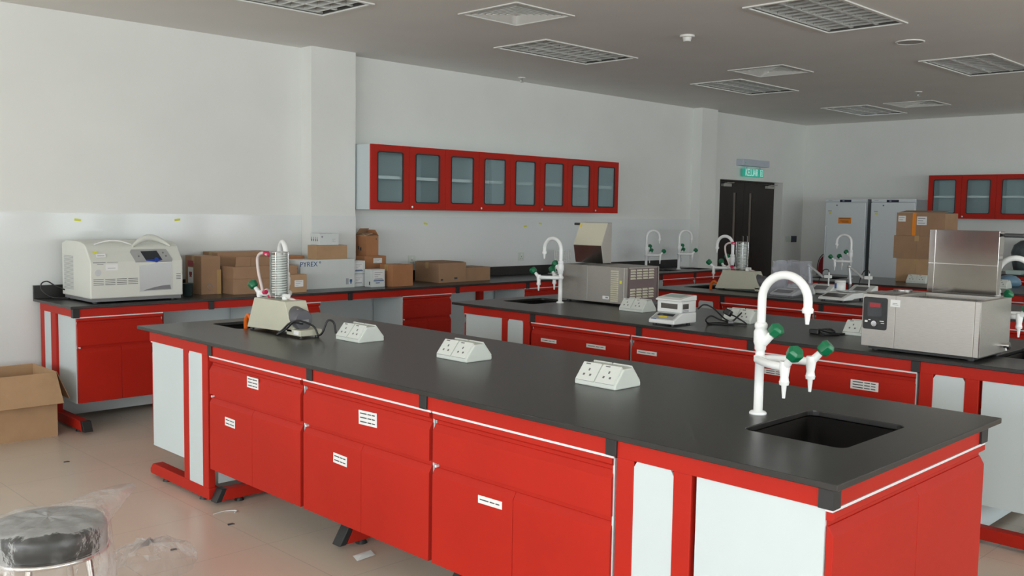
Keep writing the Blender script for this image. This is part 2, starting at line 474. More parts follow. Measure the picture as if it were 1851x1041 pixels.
# ------------------------------------------------------------------ ceiling fittings
t = thing('ceiling_light', '', 'ceiling light', (0, 0, ZC))
obj('frame', MB().holed([(-.63, -.325), (.63, -.325), (.63, .325), (-.63, .325)], [[(-.6, -.295), (.6, -.295), (.6, .295), (-.6, .295)]], -.012, -.001), 'lampwhite', t, .002)
mb = MB()
for a in ((-.6, .6, -.3, -.295), (-.6, .6, .295, .3), (-.6, -.595, -.295, .295), (.595, .6, -.295, .295)): mb.box(*a, 0, .11)
mb.box(-.6, .6, -.3, .3, .11, .115)
obj('housing', mb, 'darkbox', t)
mb = MB()
for y in (-.29, -.1, .1, .29):
    mb.prism([(y - .012, .004), (y + .012, .004), (y + .003, .062), (y - .003, .062)], 'x', -.593, .593)
for i in range(11):
    x = -.54 + 1.08 * i / 10
    for y0, y1 in ((-.277, -.113), (-.087, .087), (.113, .277)):
        mb.prism([(x - .011, .006), (x + .011, .006), (x + .002, .05), (x - .002, .05)], 'y', y0, y1)
obj('louvre', mb, 'alu', t)
for y in (-.2, 0, .2): obj('fluorescent_tube', MB().cyl((-.58, y, .086), (.58, y, .086), .013, n=10), 'lampwhite', t)
ll = ['unlit louvred ceiling light at the near left, above the first pillar', 'unlit louvred ceiling light above the left wall cabinets, beside the nearest vent',
      'unlit louvred ceiling light beyond the middle square vent on the row nearest the left wall', 'unlit louvred ceiling light closest to the far wall on the left row',
      'largest unlit louvred ceiling light, cut by the top edge of the photo', 'unlit louvred ceiling light at the right edge, beyond the round speaker', 'unlit louvred ceiling light above the far wall cabinets, out past the right edge']
for i, (x, y) in enumerate(lights_xy):
    if i == 6: continue
    if i == 0: t.location = (x, y, ZC); t['label'] = ll[0]; t['group'] = 'recessed ceiling lights'; L0 = t
    else: dup(L0, (x, y, ZC), label=ll[i], group='recessed ceiling lights')
x, y = lights_xy[6]; dup(L0, (x, y, ZC), label=ll[6], group='recessed ceiling lights')

t = thing('ceiling_vent', 'square white air vent nearest the camera, of fine concentric louvres', 'vent', (vents_xy[0][0], vents_xy[0][1], ZC), group='square ceiling vents')
obj('frame', MB().holed([(-.31, -.31), (.31, -.31), (.31, .31), (-.31, .31)], [[(-.275, -.275), (.275, -.275), (.275, .275), (-.275, .275)]], -.01, -.001), 'lampwhite', t, .002)
mb = MB()
for k in range(7):
    a = .27 - k * .036; b = a - .017; z0 = .022; z1 = -.005
    v = [(sx * a, sy * a, z1) for sx, sy in ((-1, -1), (1, -1), (1, 1), (-1, 1))] + [(sx * b, sy * b, z0) for sx, sy in ((-1, -1), (1, -1), (1, 1), (-1, 1))]
    v += [(p[0], p[1], p[2] + .003) for p in v]
    mb.add(v, [(i, (i + 1) % 4, 4 + (i + 1) % 4, 4 + i)[::-1] for i in range(4)] + [(8 + i, 8 + (i + 1) % 4, 12 + (i + 1) % 4, 12 + i) for i in range(4)] + [(i, (i + 1) % 4, 8 + (i + 1) % 4, 8 + i) for i in range(4)] + [(4 + i, 4 + (i + 1) % 4, 12 + (i + 1) % 4, 12 + i)[::-1] for i in range(4)])
mb.box(-.022, .022, -.022, .022, -.004, .0)
obj('louvre', mb, 'lampwhite', t)
obj('duct', MB().box(-.275, .275, -.275, .275, .09, .095).box(-.275, -.27, -.275, .275, 0, .09).box(.27, .275, -.275, .275, 0, .09).box(-.27, .27, -.275, -.27, 0, .09).box(-.27, .27, .27, .275, 0, .09), 'black', t)
dup(t, (vents_xy[1][0], vents_xy[1][1], ZC), label='square white air vent midway down the ceiling, between two lights', group='square ceiling vents')
dup(t, (vents_xy[2][0], vents_xy[2][1], ZC), label='square white air vent farthest away, close to the far wall', group='square ceiling vents')
t = thing('smoke_detector', 'white round smoke detector under the ceiling between the lights', 'smoke detector', (6.56, 4.60, ZC))
obj('base', MB().cyl((0, 0, 0), (0, 0, -.016), .06, n=24), 'lampwhite', t, .003)
obj('sensor_head', MB().cyl((0, 0, -.016), (0, 0, -.05), .038, .03, n=20), 'lampwhite', t, .003)
t = thing('ceiling_speaker', 'flat round grey speaker in the ceiling beyond the largest light', 'speaker', (7.97, 3.36, ZC))
obj('rim', MB().lathe([(.115, 0), (.115, -.008), (.1, -.01), (.1, -.002)]), 'lampwhite', t)
obj('grille', MB().cyl((0, 0, -.001), (0, 0, -.006), .1, n=28), 'spk', t)
for (x, y), lb in (((7.44, 7.37), 'small chrome sprinkler under the ceiling near the left wall above the red cabinets'), ((11.14, 4.57), 'small white sprinkler under the ceiling before the farthest vent')):
    t = thing('sprinkler', lb, 'sprinkler', (x, y, ZC))
    obj('collar', MB().cyl((0, 0, 0), (0, 0, -.008), .04, n=18), 'lampwhite', t)
    obj('nozzle', MB().cyl((0, 0, -.008), (0, 0, -.04), .012, n=10).cyl((0, 0, -.055), (0, 0, -.058), .022, n=14).tube([(.012, 0, -.03), (.016, 0, -.045), (.004, 0, -.056)], .003, 6).tube([(-.012, 0, -.03), (-.016, 0, -.045), (-.004, 0, -.056)], .003, 6), 'chrome', t)

# ------------------------------------------------------------------ bench building
def sticker(parent, x, y0, y1, z0, z1, lines=3, tilt=0.0):
    mb = MB().box(-.0012, 0, y0 - (y0 + y1) / 2, y1 - (y0 + y1) / 2, z0 - (z0 + z1) / 2, z1 - (z0 + z1) / 2)
    w, h = y1 - y0, z1 - z0
    for i in range(lines):
        zc = h / 2 - h * (i + .7) / (lines + .4); hh = min(.0024, h * .07)
        segs = ((-.42, -.05), (.0, .2), (.24, .40)) if w > .1 else ((-.40, -.02), (.06, .36))
        for a, b in segs:
            mb.box(-.0018, -.0012, -b * w, -a * w, zc - hh, zc + hh, 1)
    o = obj('sticker', mb, ['label', 'ink'], parent, loc=(x, (y0 + y1) / 2, (z0 + z1) / 2))
    o.rotation_euler = (tilt, 0, 0)
    return o

def front_profile(z0, z1):
    return [(-.022, z0), (-.022, z1 - .028), (-.006, z1), (0.0, z1), (0.0, z0)]

def cabinet(label, loc, rz, w, depth=.52, drawer=True, stickers=(), group=None, edge=0, backless=False, name='base_cabinet'):
    t = thing(name, label, 'cabinet', loc, rz, group)
    h = w / 2
    mb = MB()
    if backless:
        for y0, y1 in ((-h, -h + .016), (h - .016, h)): mb.box(.002, depth, y0, y1, .197, .818)
        mb.box(.002, depth, -h + .016, h - .016, .197, .215)
        mb.box(.002, .03, -h + .016, h - .016, .76, .818)
    else:
        mb.box(.002, depth, -h, h, .197, .818)
    if edge:
        y = edge * h
        mb.box(-.012, .002, min(y, y - edge * .008), max(y, y - edge * .008), .197, .818)
    obj('carcass', mb, 'white', t)
    obj('edge_strip', MB().box(-.020, .002, -h, h, .8105, .8185), 'edge', t)
    obj('rail', MB().prism([(-.022, .792), (-.022, .81), (.002, .81), (.002, .784), (-.012, .784)], 'y', -h + .006, h - .006).box(-.003, .002, -h + .01, h - .01, .765, .789), 'red', t)
    def panel(nm, y0, y1, z0, z1):
        p = obj(nm, MB().prism(front_profile(z0, z1), 'y', y0, y1), 'red', t, .0015)
        for (sy, sz, sw, sh, ln, tl) in stickers:
            if y0 < sy < y1 and z0 < sz < z1: sticker(p, -.0221, sy - sw / 2, sy + sw / 2, sz - sh / 2, sz + sh / 2, ln, tl)
        return p
    if drawer:
        panel('drawer', -h + .006, h - .006, .612, .768)
        obj('rail', MB().box(-.004, .002, -h + .01, h - .01, .585, .612), 'red', t)
        zt = .592
        for z in (.800, .601): obj('lock', MB().cyl((-.004, h - .022, z - .002), (-.019, h - .022, z - .002), .006, n=10), 'edge', t)
    else:
        zt = .768
    for y0, y1 in ((-h + .006, -.001), (.001, h - .006)): panel('door', y0, y1, .2, zt)
    return t

def tap(label, loc, rz, group, first=[None]):
    if first[0] is not None: return dup(first[0], loc, rz, label, group)
    t = thing('laboratory_tap', label, 'tap', loc, rz, group); first[0] = t
    obj('column', MB().lathe([(.0005, 0), (.031, 0), (.031, .006), (.026, .011), (.0165, .013), (.0165, .19), (.022, .193), (.022, .212), (.0165, .215), (.0165, .232), (.0205, .236), (.0205, .25), (.025, .262), (.025, .30), (.02, .312), (.023, .315), (.023, .326), (.018, .335), (.0005, .335)], n=20)
        .tube([(.012, 0, .262), (.045, 0, .295)], [.017, .014], 12), 'tap', t)
    pts = [(0, 0, .33), (0, 0, .42)] + [(.089 - .089 * math.cos(a), 0, .42 + .089 * math.sin(a)) for a in [PI * i / 16 for i in range(1, 17)]] + [(.178, 0, .395)]
    obj('gooseneck', MB().tube(pts, .0155, 14).tube([(.178, 0, .402), (.178, 0, .394), (.178, 0, .382)], [.016, .0205, .0185], 14).tube([(.178, 0, .382), (.178, 0, .343)], [.0115, .0065], 12), 'tap', t)
    for s in (-1, 1):
        ax, ay = .15, .092 * s
        a = Vector((ax, ay, .20))
        arm = [Vector((0, .015 * s, .20)), Vector((.05, .055 * s, .20)), Vector((.1, .082 * s, .20)), a]
        obj('outlet_arm', MB().tube(spline(arm, 5), .0148, 12).tube([a + Vector((0, 0, .02)), a, a + Vector((0, 0, -.035)), a + Vector((0, 0, -.05))], [.016, .019, .014, .0165], 14)
            .tube([a + Vector((0, 0, -.05)), a + Vector((0, 0, -.062))], [.018, .016], 14).tube([a + Vector((0, 0, -.062)), a + Vector((0, 0, -.108))], [.0095, .0055], 12)
            .tube([a, a + Vector((.03, .012 * s, .035))], [.015, .012], 12), 'tap', t)
        p = a + Vector((.028, .012 * s, .033)); dv = Vector((.55, .22 * s, .62)).normalized()
        obj('valve_handle', MB().tube([p, p + dv * .008, p + dv * .038, p + dv * .048], [.015, .026, .030, .021], 6), 'green', t, .002)
    p = Vector((.043, 0, .293)); dv = Vector((.7, 0, .7))
    obj('valve_handle', MB().tube([p, p + dv * .008, p + dv * .036, p + dv * .045], [.014, .024, .028, .019], 6), 'green', t, .002)
    return t

def socket_box(label, loc, rz=0.0, group='bench socket boxes', first=[None]):
    if first[0] is not None: return dup(first[0], loc, rz, label, group)
    t = thing('socket_box', label, 'power socket', loc, rz, group); first[0] = t
    obj('housing', MB().prism([(-.083, 0), (-.083, .018), (-.03, .082), (.03, .082), (.083, .018), (.083, 0)], 'y', -.11, .11), 'socket', t, .005)
    ang = math.atan2(.064, .053)
    for sx in (-1, 1):
        for y in (-.053, .053):
            mb = MB()
            mb.box(-.041, .046, -.049, .049, 0, .007)
            mb.box(-.018, -.008, -.022, -.012, .007, .0076, 1).box(-.018, -.008, .012, .022, .007, .0076, 1).box(.006, .018, -.004, .004, .007, .0076, 1)
            mb.box(.036, .041, .008, .032, .007, .0076, 1)
            if sx > 0: m = Matrix.Translation((.0565, y, .05)) @ Matrix.Rotation(PI, 4, 'Z') @ Matrix.Rotation(-ang, 4, 'Y')
            else: m = Matrix.Translation((-.0565, y, .05)) @ Matrix.Rotation(-ang, 4, 'Y')
            mb.xf(m)
            obj('socket_plate', mb, ['plate', 'pin'], t, .0015)
    return t

OFF = (2.985, 3.35)
NECK = []
def island(k, dx, dy, nm, near_tap=True, cab_labels=None, stickers=((), (), ()), near_sink=True):
    o = (OFF[0] + dx, OFF[1] + dy, 0)
    def B(mb): return mb.move((-OFF[0], -OFF[1], 0))
    holes = [rrect(2.765, 3.24, 5.05, 5.39, .035)]
    if near_sink: holes.append(rrect(2.765, 3.24, 1.31, 1.67, .035))
    wt = obj('worktop', B(MB().holed([(2.372, 1.135), (3.645, 1.135), (3.645, 5.552), (2.372, 5.552)], holes, .88, .90)), 'top', None, .003, loc=o)
    tag(wt, 'black resin worktop with cut-out sinks on the ' + nm, 'worktop')
    for yc, ok, wh in ((5.22, True, 'far'), (1.49, near_sink, 'near')):
        if not ok: continue
        s = thing('sink', 'black rectangular sink at the %s end of the %s' % (wh, nm), 'sink', (3.0025 + dx, yc + dy, .65), 0, 'island sinks')
        hy = .17 if wh == 'far' else .18
        prof = [(.245, hy + .008, .2250), (.236, hy - .001, .2240), (.225, hy - .012, .03), (.19, hy - .045, .012), (.03, .03, .004)]
        V = []; F = []; n = 24
        for a, b, z in prof:
            V += [(p[0], p[1], z) for p in rrect(-a, a, -b, b, min(.04, b * .9), 5)]
        for i in range(len(prof) - 1):
            for q in range(n): F.append((i * n + q, i * n + (q + 1) % n, (i + 1) * n + (q + 1) % n, (i + 1) * n + q))
        F.append(tuple(range((len(prof) - 1) * n, len(prof) * n)))
        bs = obj('basin', MB().add(V, F, 0, True), 'sink', s)
        md = bs.modifiers.new('Solidify', 'SOLIDIFY'); md.thickness = .004; md.offset = 1
        obj('drain', MB().lathe([(.028, .0055), (.028, .0105), (.02, .0085), (.0005, .0075)], n=18), 'chrome', s)
    # steel frame
    f = thing('bench_stand', 'red steel frame with white infill panels under the ' + nm, 'bench stand', o)
    for a in ((2.40, 2.42, 1.185, 5.42), (3.55, 3.57, 1.185, 5.42), (2.40, 3.57, 1.165, 1.185), (2.40, 3.57, 5.42, 5.44)):
        obj('rail', B(MB().box(*a, .8195, .88)), 'red', f)
    for y in (4.69, 3.725, 2.90, 1.93): obj('spacer', B(MB().box(2.392, 2.3999, y - .023, y + .023, .815 + .005, .8795)), 'black', f, .002)
    obj('spacer', B(MB().prism([(2.393, 1.155), (2.437, 1.155), (2.437, 1.1649), (2.3999, 1.1649), (2.3999, 1.2), (2.393, 1.2)], 'z', .82, .8795)), 'black', f)
    obj('spacer', B(MB().prism([(3.515, 1.157), (3.577, 1.157), (3.577, 1.2), (3.5701, 1.2), (3.5701, 1.1649), (3.515, 1.1649)], 'z', .82, .8795)), 'black', f)
    for (ya, yb, na, nb, ft) in ((5.012, 4.725, 4.95, 4.79, 1), (1.91, 1.617, 1.84, 1.685, -1)):
        lo, hi = min(ya, yb), max(ya, yb)
        for x0, x1 in ((2.40, 2.44), (3.53, 3.57)):
            for y0, y1 in ((max(na, nb), hi), (lo, min(na, nb))): obj('post', B(MB().box(x0, x1, y0, y1, .085, .8195)), 'red', f, .003)
            x_in = (x0 + .003, x0 + .012) if x0 < 3 else (x1 - .012, x1 - .003)
            y0, y1 = min(na, nb), max(na, nb)
            obj('infill_panel', B(MB().prism([(y0, .085), (y1, .085), (y1, .80), (y1 - .012, .8195), (y0 + .012, .8195), (y0, .80)], 'x', *x_in)), 'white', f)
            e0, e1 = (5.455, 4.722) if ft > 0 else (1.165, 1.913)
            sg = 1 if e0 > e1 else -1
            xx = (x0, x0 + .062) if x0 < 3 else (x1 - .062, x1)
            obj('foot', B(MB().prism([(e0, .028), (e0, .05), (e0 - sg * .035, .085), (e1, .085), (e1, .022), (e0 - sg * .006, .022)], 'x', *xx)), 'red', f, .003)
            for yy in (e0 - sg * .16, e0 - sg * .62): obj('levelling_pad', B(MB().cyl((sum(xx) / 2, yy, 0), (sum(xx) / 2, yy, .022), .027, .018, n=14)), 'black', f)
        yy = 4.655 if ft > 0 else 1.92
        mb = MB().prism([(2.44, .022), (2.47, .085), (3.50, .085), (3.53, .022)], 'y', yy, yy + .06)
        obj('foot', B(mb), 'red', f, .003)
        for sx, a, b in ((-1, 2.405, 2.4395), (1, 3.5305, 3.565)):
            pol = [(a, .018), (a + .035, .088), (a + .067, .088), (a + .034, .018)] if sx < 0 else [(b - .034, .018), (b - .067, .088), (b - .035, .088), (b, .018)]
            obj('foot_cap', B(MB().prism(pol, 'y', yy - .001, yy + .061)), 'black', f, .003)
        for x in (2.56, 3.4): obj('levelling_pad', B(MB().cyl((x, yy + .03, 0), (x, yy + .03, .022), .027, .018, n=14)), 'black', f)
        yp = 4.735 if ft > 0 else 1.6035
        obj('infill_panel', B(MB().box(2.465, 3.505, yp, yp + .012, .10 if ft > 0 else .035, .62)), 'white', f)
    for yy in (3.68, 2.86):
        obj('foot', B(MB().prism([(2.555, .022), (2.60, .105), (3.37, .105), (3.415, .022)], 'y', yy - .03, yy + .03)), 'red', f, .003)
        for pol in ([(2.51, .02), (2.565, .108), (2.6, .108), (2.548, .02)], [(3.46, .02), (3.405, .108), (3.37, .108), (3.422, .02)]):
            obj('foot_cap', B(MB().prism(pol, 'y', yy - .032, yy + .032)), 'black', f, .004)
        obj('post', B(MB().box(2.95, 3.02, yy - .025, yy + .025, .105, .19)), 'red', f)
        for x in (2.66, 3.3): obj('levelling_pad', B(MB().cyl((x, yy, 0), (x, yy, .022), .03, .02, n=14)), 'black', f)
    # cabinets
    cl = cab_labels
    for i, (yc, w) in enumerate(((4.2575, .905), (3.325, .93), (2.387, .926))):
        st = [(y - yc, z, sw, sh, ln, tl) for (y, z, sw, sh, ln, tl) in stickers[i]]
        cabinet(cl[i], (2.422 + dx, yc + dy, 0), 0, w, .52, True, st, edge=-1 if i == 2 else 0)
    cabinet('red double-door sink cabinet with white side at the near end of the ' + nm, (2.9875 + dx, 1.182 + dy, 0), PI / 2, 1.163, .42, False, backless=True, name='sink_cabinet')
    cabinet('red double-door sink cabinet with white side at the far end of the ' + nm, (2.9875 + dx, 5.418 + dy, 0), -PI / 2, 1.163, .40, False, backless=True, name='sink_cabinet')
    ft_ = tap('white tap with three green handles at the far end of the ' + nm, (3.02 + dx, (4.945 if k == 0 else 4.99) + dy, .90), PI / 2, 'laboratory taps')
    if k == 0:
        for c in kids(ft_):
            if c.name.startswith('gooseneck'): NECK.append(c)
    if near_tap: tap('white tap with three green handles at the near end of the ' + nm, (3.02 + dx, 1.76 + dy, .90), -PI / 2, 'laboratory taps')

S1 = (((4.247, .735, .11, .056, 3, .0), (4.482, .492, .105, .045, 2, .02)),
      ((3.277, .716, .13, .062, 3, -.03), (3.483, .495, .105, .045, 2, .03)),
      ((2.508, .528, .13, .030, 1, -.02),))
S2 = (((4.53, .70, .15, .026, 1, .0), (4.09, .708, .17, .026, 1, 0)), ((3.66, .716, .16, .026, 1, 0),), ((2.73, .71, .15, .03, 2, .0), (2.20, .71, .155, .05, 3, 0)))
nmz = ['nearest island bench', 'second island bench', 'third island bench', 'farthest island bench']
def cl(n): return ['red drawer-over-doors cabinet, far end of the row on the ' + n,
                   'red drawer-over-doors cabinet, middle of the row on the ' + n,
                   'red drawer-over-doors cabinet, near end of the row on the ' + n]
DXY = [(0, 0), (2.52, .03), (5.04, .05), (7.56, .04)]
for k in range(4):
    island(k, DXY[k][0], DXY[k][1], nmz[k], near_tap=k < 2, cab_labels=cl(nmz[k]), stickers=(S1, S2, ((), (), ()), ((), (), ()))[k], near_sink=k < 2)

NECK[0].rotation_euler = (0, 0, -.32)
# sockets on the islands
socket_box('white double socket box nearest the water still on the nearest island', (3.045, 4.235, .90))
socket_box('white double socket box in the middle of the nearest island', (3.05, 3.385, .90))
socket_box('white double socket box closest to the camera on the nearest island', (3.05, 2.487, .90))
socket_box('white double socket box between the open stainless bath and the moisture balance', (5.565, 4.27, .90))
socket_box('white double socket box behind the black plug and coiled cable on the second island', (5.575, 3.39, .90))
socket_box('white double socket box half hidden behind the stainless bath with the control panel', (5.565, 2.53, .90))
socket_box('white double socket box on the third island behind the covered balance', (8.05, 4.30, .90))
socket_box('white double socket box in front of the carton stack on the farthest island', (10.595, 4.24, .90))
socket_box('white double socket box beside the blue plastic bag on the farthest island', (10.62, 3.42, .90))

# ------------------------------------------------------------------ wall bench along the left wall
wt = obj('worktop', MB().holed([(2.46, 6.85), (10.82, 6.85), (10.82, 7.612), (5.305, 7.612), (5.305, 7.438), (4.81, 7.438), (4.81, 7.612), (2.46, 7.612)],
        [rrect(9.72, 10.10, 7.05, 7.35, .03), rrect(10.40, 10.76, 7.05, 7.35, .03)], .88, .90), 'top', None, .003)
tag(wt, 'long black worktop of the wall bench with cartons standing on it', 'worktop')
sp = obj('backsplash', MB().box(2.46, 4.808, 7.59, 7.611, .9005, 1.0).box(5.307, 10.82, 7.59, 7.611, .9005, 1.0), 'top', None, .002)
tag(sp, 'low black upstand along the wall behind the wall bench', 'upstand')
f = thing('bench_stand', 'red steel frame with white back panel under the long wall bench', 'bench stand', (6.6, 7.2, 0))
def W(mb): return mb.move((-6.6, -7.2, 0))
obj('rail', W(MB().box(2.49, 10.8, 6.878, 6.898, .8195, .88)), 'red', f)
obj('rail', W(MB().box(2.49, 2.51, 6.898, 7.55, .8195, .88)), 'red', f)
for x in (3.53, 4.84, 6.10, 7.08, 8.25, 9.42, 10.137): obj('spacer', W(MB().box(x - .022, x + .022, 6.868, 6.8779, .815, .8795)), 'black', f, .002)
obj('spacer', W(MB().box(2.483, 2.527, 6.868, 6.8779, .815, .8795).box(2.483, 2.4899, 6.8779, 6.91, .815, .8795)), 'black', f)
for y0, y1 in ((7.475, 7.55), (7.235, 7.336)): obj('post', W(MB().box(2.49, 2.53, y0, y1, .09, .8195)), 'red', f, .003)
obj('infill_panel', W(MB().box(2.494, 2.503, 7.336, 7.475, .09, .8195)), 'white', f)
obj('foot', W(MB().prism([(7.55, .022), (7.55, .09), (6.80, .09), (6.765, .022)], 'x', 2.49, 2.552)), 'red', f, .003)
obj('foot_cap', W(MB().prism([(6.7649, .02), (6.80, .093), (6.765, .093), (6.725, .02)], 'x', 2.489, 2.553)), 'black', f, .003)
for y in (6.9, 7.4): obj('levelling_pad', W(MB().cyl((2.521, y, 0), (2.521, y, .022), .027, .018, n=14)), 'black', f)
obj('infill_panel', W(MB().box(2.535, 9.45, 7.345, 7.36, .03, .875)), 'white', f)
for x in (3.30, 6.8, 9.2): obj('post', W(MB().box(x - .03, x + .03, 7.28, 7.344, .0, .8195)), 'red', f, .003)
wl = [('red cabinet with drawer over two doors under the centrifuge at the wall bench end', 2.825, .635),
      ('red wall-bench cabinet hidden mostly behind the water still, between two open knee spaces', 4.24, .60),
      ('red wall-bench cabinet below the orange-brown cartons', 5.73, .60),
      ('red wall-bench cabinet behind the second island tap', 7.35, .62),
      ('red wall-bench cabinet under the first wall sink', 9.80, .68),
      ('red wall-bench cabinet at the far end under the last wall sink', 10.48, .66)]
for i, (lb, xc, w) in enumerate(wl):
    cabinet(lb, (xc, 6.90, 0), PI / 2, w, .33 if i == 0 else .43, True, backless=i >= 4, edge=1 if i else 0)
for (x, lb) in ((9.91, 'black sink in the wall bench behind the stainless bath'), (10.58, 'black sink at the far end of the wall bench')):
    s = thing('sink', lb, 'sink', (x, 7.20, .65))
    V = []; F = []
    prof = [(.198, .218, .2250), (.19, .21, .2240), (.18, .2, .03), (.03, .03, .004)]
    for a, b, z in prof: V += [(p[0], p[1] * .73, z) for p in rrect(-a, a, -b, b, min(.03, b * .9), 5)]
    for i in range(3):
        for q in range(24): F.append((i * 24 + q, i * 24 + (q + 1) % 24, (i + 1) * 24 + (q + 1) % 24, (i + 1) * 24 + q))
    F.append(tuple(range(72, 96)))
    obj('basin', MB().add(V, F, 0, True), 'sink', s)
    obj('drain', MB().lathe([(.026, .0055), (.026, .0105), (.018, .0085), (.0005, .0075)], n=18), 'chrome', s)
tap('white tap with green handles on the wall bench just behind the open stainless bath', (9.56, 7.22, .90), -.15, 'laboratory taps')
tap('white tap with green handles at the far end of the wall bench', (10.26, 7.22, .90), -.15, 'laboratory taps')
for x, lb in ((6.115, 'white wall socket partly behind the large low carton'), (7.715, 'white wall socket on the tiled wall right of the cartons')):
    t = thing('wall_socket', lb, 'wall socket', (x, 7.612, 1.105))
    obj('socket_plate', MB().box(-.045, .045, -.010, 0, -.045, .045), 'socket', t, .003)
    obj('rocker', MB().box(-.012, .012, -.013, -.010, .012, .034), 'instr', t)
    obj('pin_opening', MB().box(-.004, .004, -.0108, -.010, -.006, .006).box(-.02, -.01, -.0108, -.010, -.028, -.022).box(.01, .02, -.0108, -.010, -.028, -.022), 'pin', t)
for i, (x, z, lb) in enumerate(((2.80, 1.497, 'scrap of yellow tape on the tiled wall above the centrifuge, left one'), (3.61, 1.502, 'scrap of yellow tape on the tiled wall above the right end of the centrifuge'),
        (6.30, 1.478, 'scrap of yellow tape on the tiled wall above the large low carton'), (7.78, 1.451, 'lower scrap of yellow tape under the red wall cabinets'), (8.03, 1.483, 'scrap of yellow tape just under the lower edge of the red wall cabinets'))):
    o = obj('tape_scrap', MB().box(-.025, .025, -.0015, -.0002, -.009, .009), 'lime', None, loc=(x, 7.612, z)); o.rotation_euler = (0, .12 * (-1) ** i, 0)
    tag(o, lb, 'tape')

# ------------------------------------------------------------------ glazed wall cabinets
def wall_cab(label, loc, rz, group, w=.916, h=.612, dp=.36, first=[None]):
    if first[0] is not None: return dup(first[0], loc, rz, label, group)
    t = thing('wall_cabinet', label, 'wall cabinet', loc, rz, group); first[0] = t
    hw = w / 2
    mb = MB().box(dp - .015, dp, -hw, hw, 0, h)
    mb.box(0, dp - .015, -hw, -hw + .016, 0, h).box(0, dp - .015, hw - .016, hw, 0, h).box(0, dp - .015, -hw + .016, hw - .016, 0, .016).box(0, dp - .015, -hw + .016, hw - .016, h - .016, h)
    obj('carcass', mb, 'white', t)
    obj('shelf', MB().box(.02, dp - .017, -hw + .018, hw - .018, .298, .318).box(.016, .0199, -hw + .018, hw - .018, .292, .322), 'tap', t)
    for sg in (-1, 1):
        y0, y1 = (-hw + .001, -.0015) if sg < 0 else (.0015, hw - .001)
        c = (y0 + y1) / 2; pw, z0, z1 = .152, .072, .545
        g = lambda x, y, z: (-z, x, y)
        dr = obj('door', MB().holed([(y0, .001), (y1, .001), (y1, h - .001), (y0, h - .001)], [rrect(c - pw, c + pw, z0, z1, .022)], .001, .021, flip=lambda x, y, z: (-z, x, y)), 'red', t, .002)
        dr.data.flip_normals()
        gk = obj('gasket', MB().holed(rrect(c - pw - .004, c + pw + .004, z0 - .004, z1 + .004, .024), [rrect(c - pw + .007, c + pw - .007, z0 + .007, z1 - .007, .018)], .0215, .025, flip=lambda x, y, z: (-z, x, y)), 'black', dr)
        gk.data.flip_normals()
        obj('glass_pane', MB().box(-.013, -.009, c - pw + .0005, c + pw - .0005, z0 + .0005, z1 - .0005), 'pane', dr)
        obj('hinge', MB().box(.002, .03, (y0 if sg < 0 else y1 - .035), (y0 + .035 if sg < 0 else y1), .09, .12).box(.002, .03, (y0 if sg < 0 else y1 - .035), (y0 + .035 if sg < 0 else y1), .50, .53), 'greyplastic', dr)
    obj('lock', MB().cyl((-.021, -.03, .03), (-.032, -.03, .03), .011, n=12), 'chrome', t)
    return t
wcl = ['red glazed wall cabinet nearest the first pillar, white end panel showing', 'second red glazed wall cabinet from the pillar on the left wall', 'third red glazed wall cabinet from the pillar on the left wall', 'red glazed wall cabinet farthest from the pillar on the left wall']
for i in range(4): wall_cab(wcl[i], (5.318 + .458 + .9165 * i, 7.25, 1.615), PI / 2, 'glazed cabinets on the left wall')
for i, lb in enumerate(('red glazed wall cabinet on the far wall beside the fridges', 'red glazed wall cabinet on the far wall at the right edge of the photo')):
    wall_cab(lb, (13.86, 5.468 - .458 - .9165 * i, 1.62), 0, 'glazed cabinets on the far wall')

for i, yy in enumerate((5.39, 4.47)):  # unseen red cabinets added to give the steel bath lid its red reflection
    wall_cab('unseen red wall cabinet added for the bath lid reflection, ' + ('beside the last window' if i == 0 else 'closer to the middle windows'), (-4.5 + .362, yy, 1.12), PI, 'unseen cabinets added for the lid reflection')

# ------------------------------------------------------------------ cartons
def carton(label, x0, x1, y0, y1, z, h, col='kraft1', top_tape=True, name='carton', rz=0.0, seam=True):
    cx, cy = (x0 + x1) / 2, (y0 + y1) / 2; a, b = (x1 - x0) / 2, (y1 - y0) / 2
    t = thing(name, label, 'box', (cx, cy, z), rz)
    mb = MB()
    mb.box(-a, a, -b, -.0015, 0, h).box(-a, a, .0015, b, 0, h) if seam else mb.box(-a, a, -b, b, 0, h)
    if seam: mb.box(-a + .001, a - .001, -.0015, .0015, 0, h - .002)
    obj('body', mb, col, t, .003)
    if top_tape and seam:
        obj('tape', MB().box(-a - .0012, a + .0012, -.024, .024, h + .0002, h + .0012).box(-a - .0012, -a - .0002, -.024, .024, h - .06, h + .0012).box(a + .0002, a + .0012, -.024, .024, h - .06, h + .0012), 'tapebrown', t)
    return t, a, b
def flabel(t, b, x0, x1, z0, z1, lines=3, mats=('label', 'ink'), bar=False):
    mb = MB().box(x0, x1, -b - .0015, -b - .0002, z0, z1)
    w, h = x1 - x0, z1 - z0
    for i in range(lines):
        zc = z1 - h * (i + .8) / (lines + .6)
        mb.box(x0 + w * .1, x0 + w * (.88 - .22 * (i % 3)), -b - .002, -b - .0015, zc - h * .022, zc + h * .022, 1)
    if bar: mb.box(x0 + w * .04, x1 - w * .04, -b - .002, -b - .0015, z0 + h * .06, z0 + h * .12, 1)
    return obj('label', mb, list(mats), t)
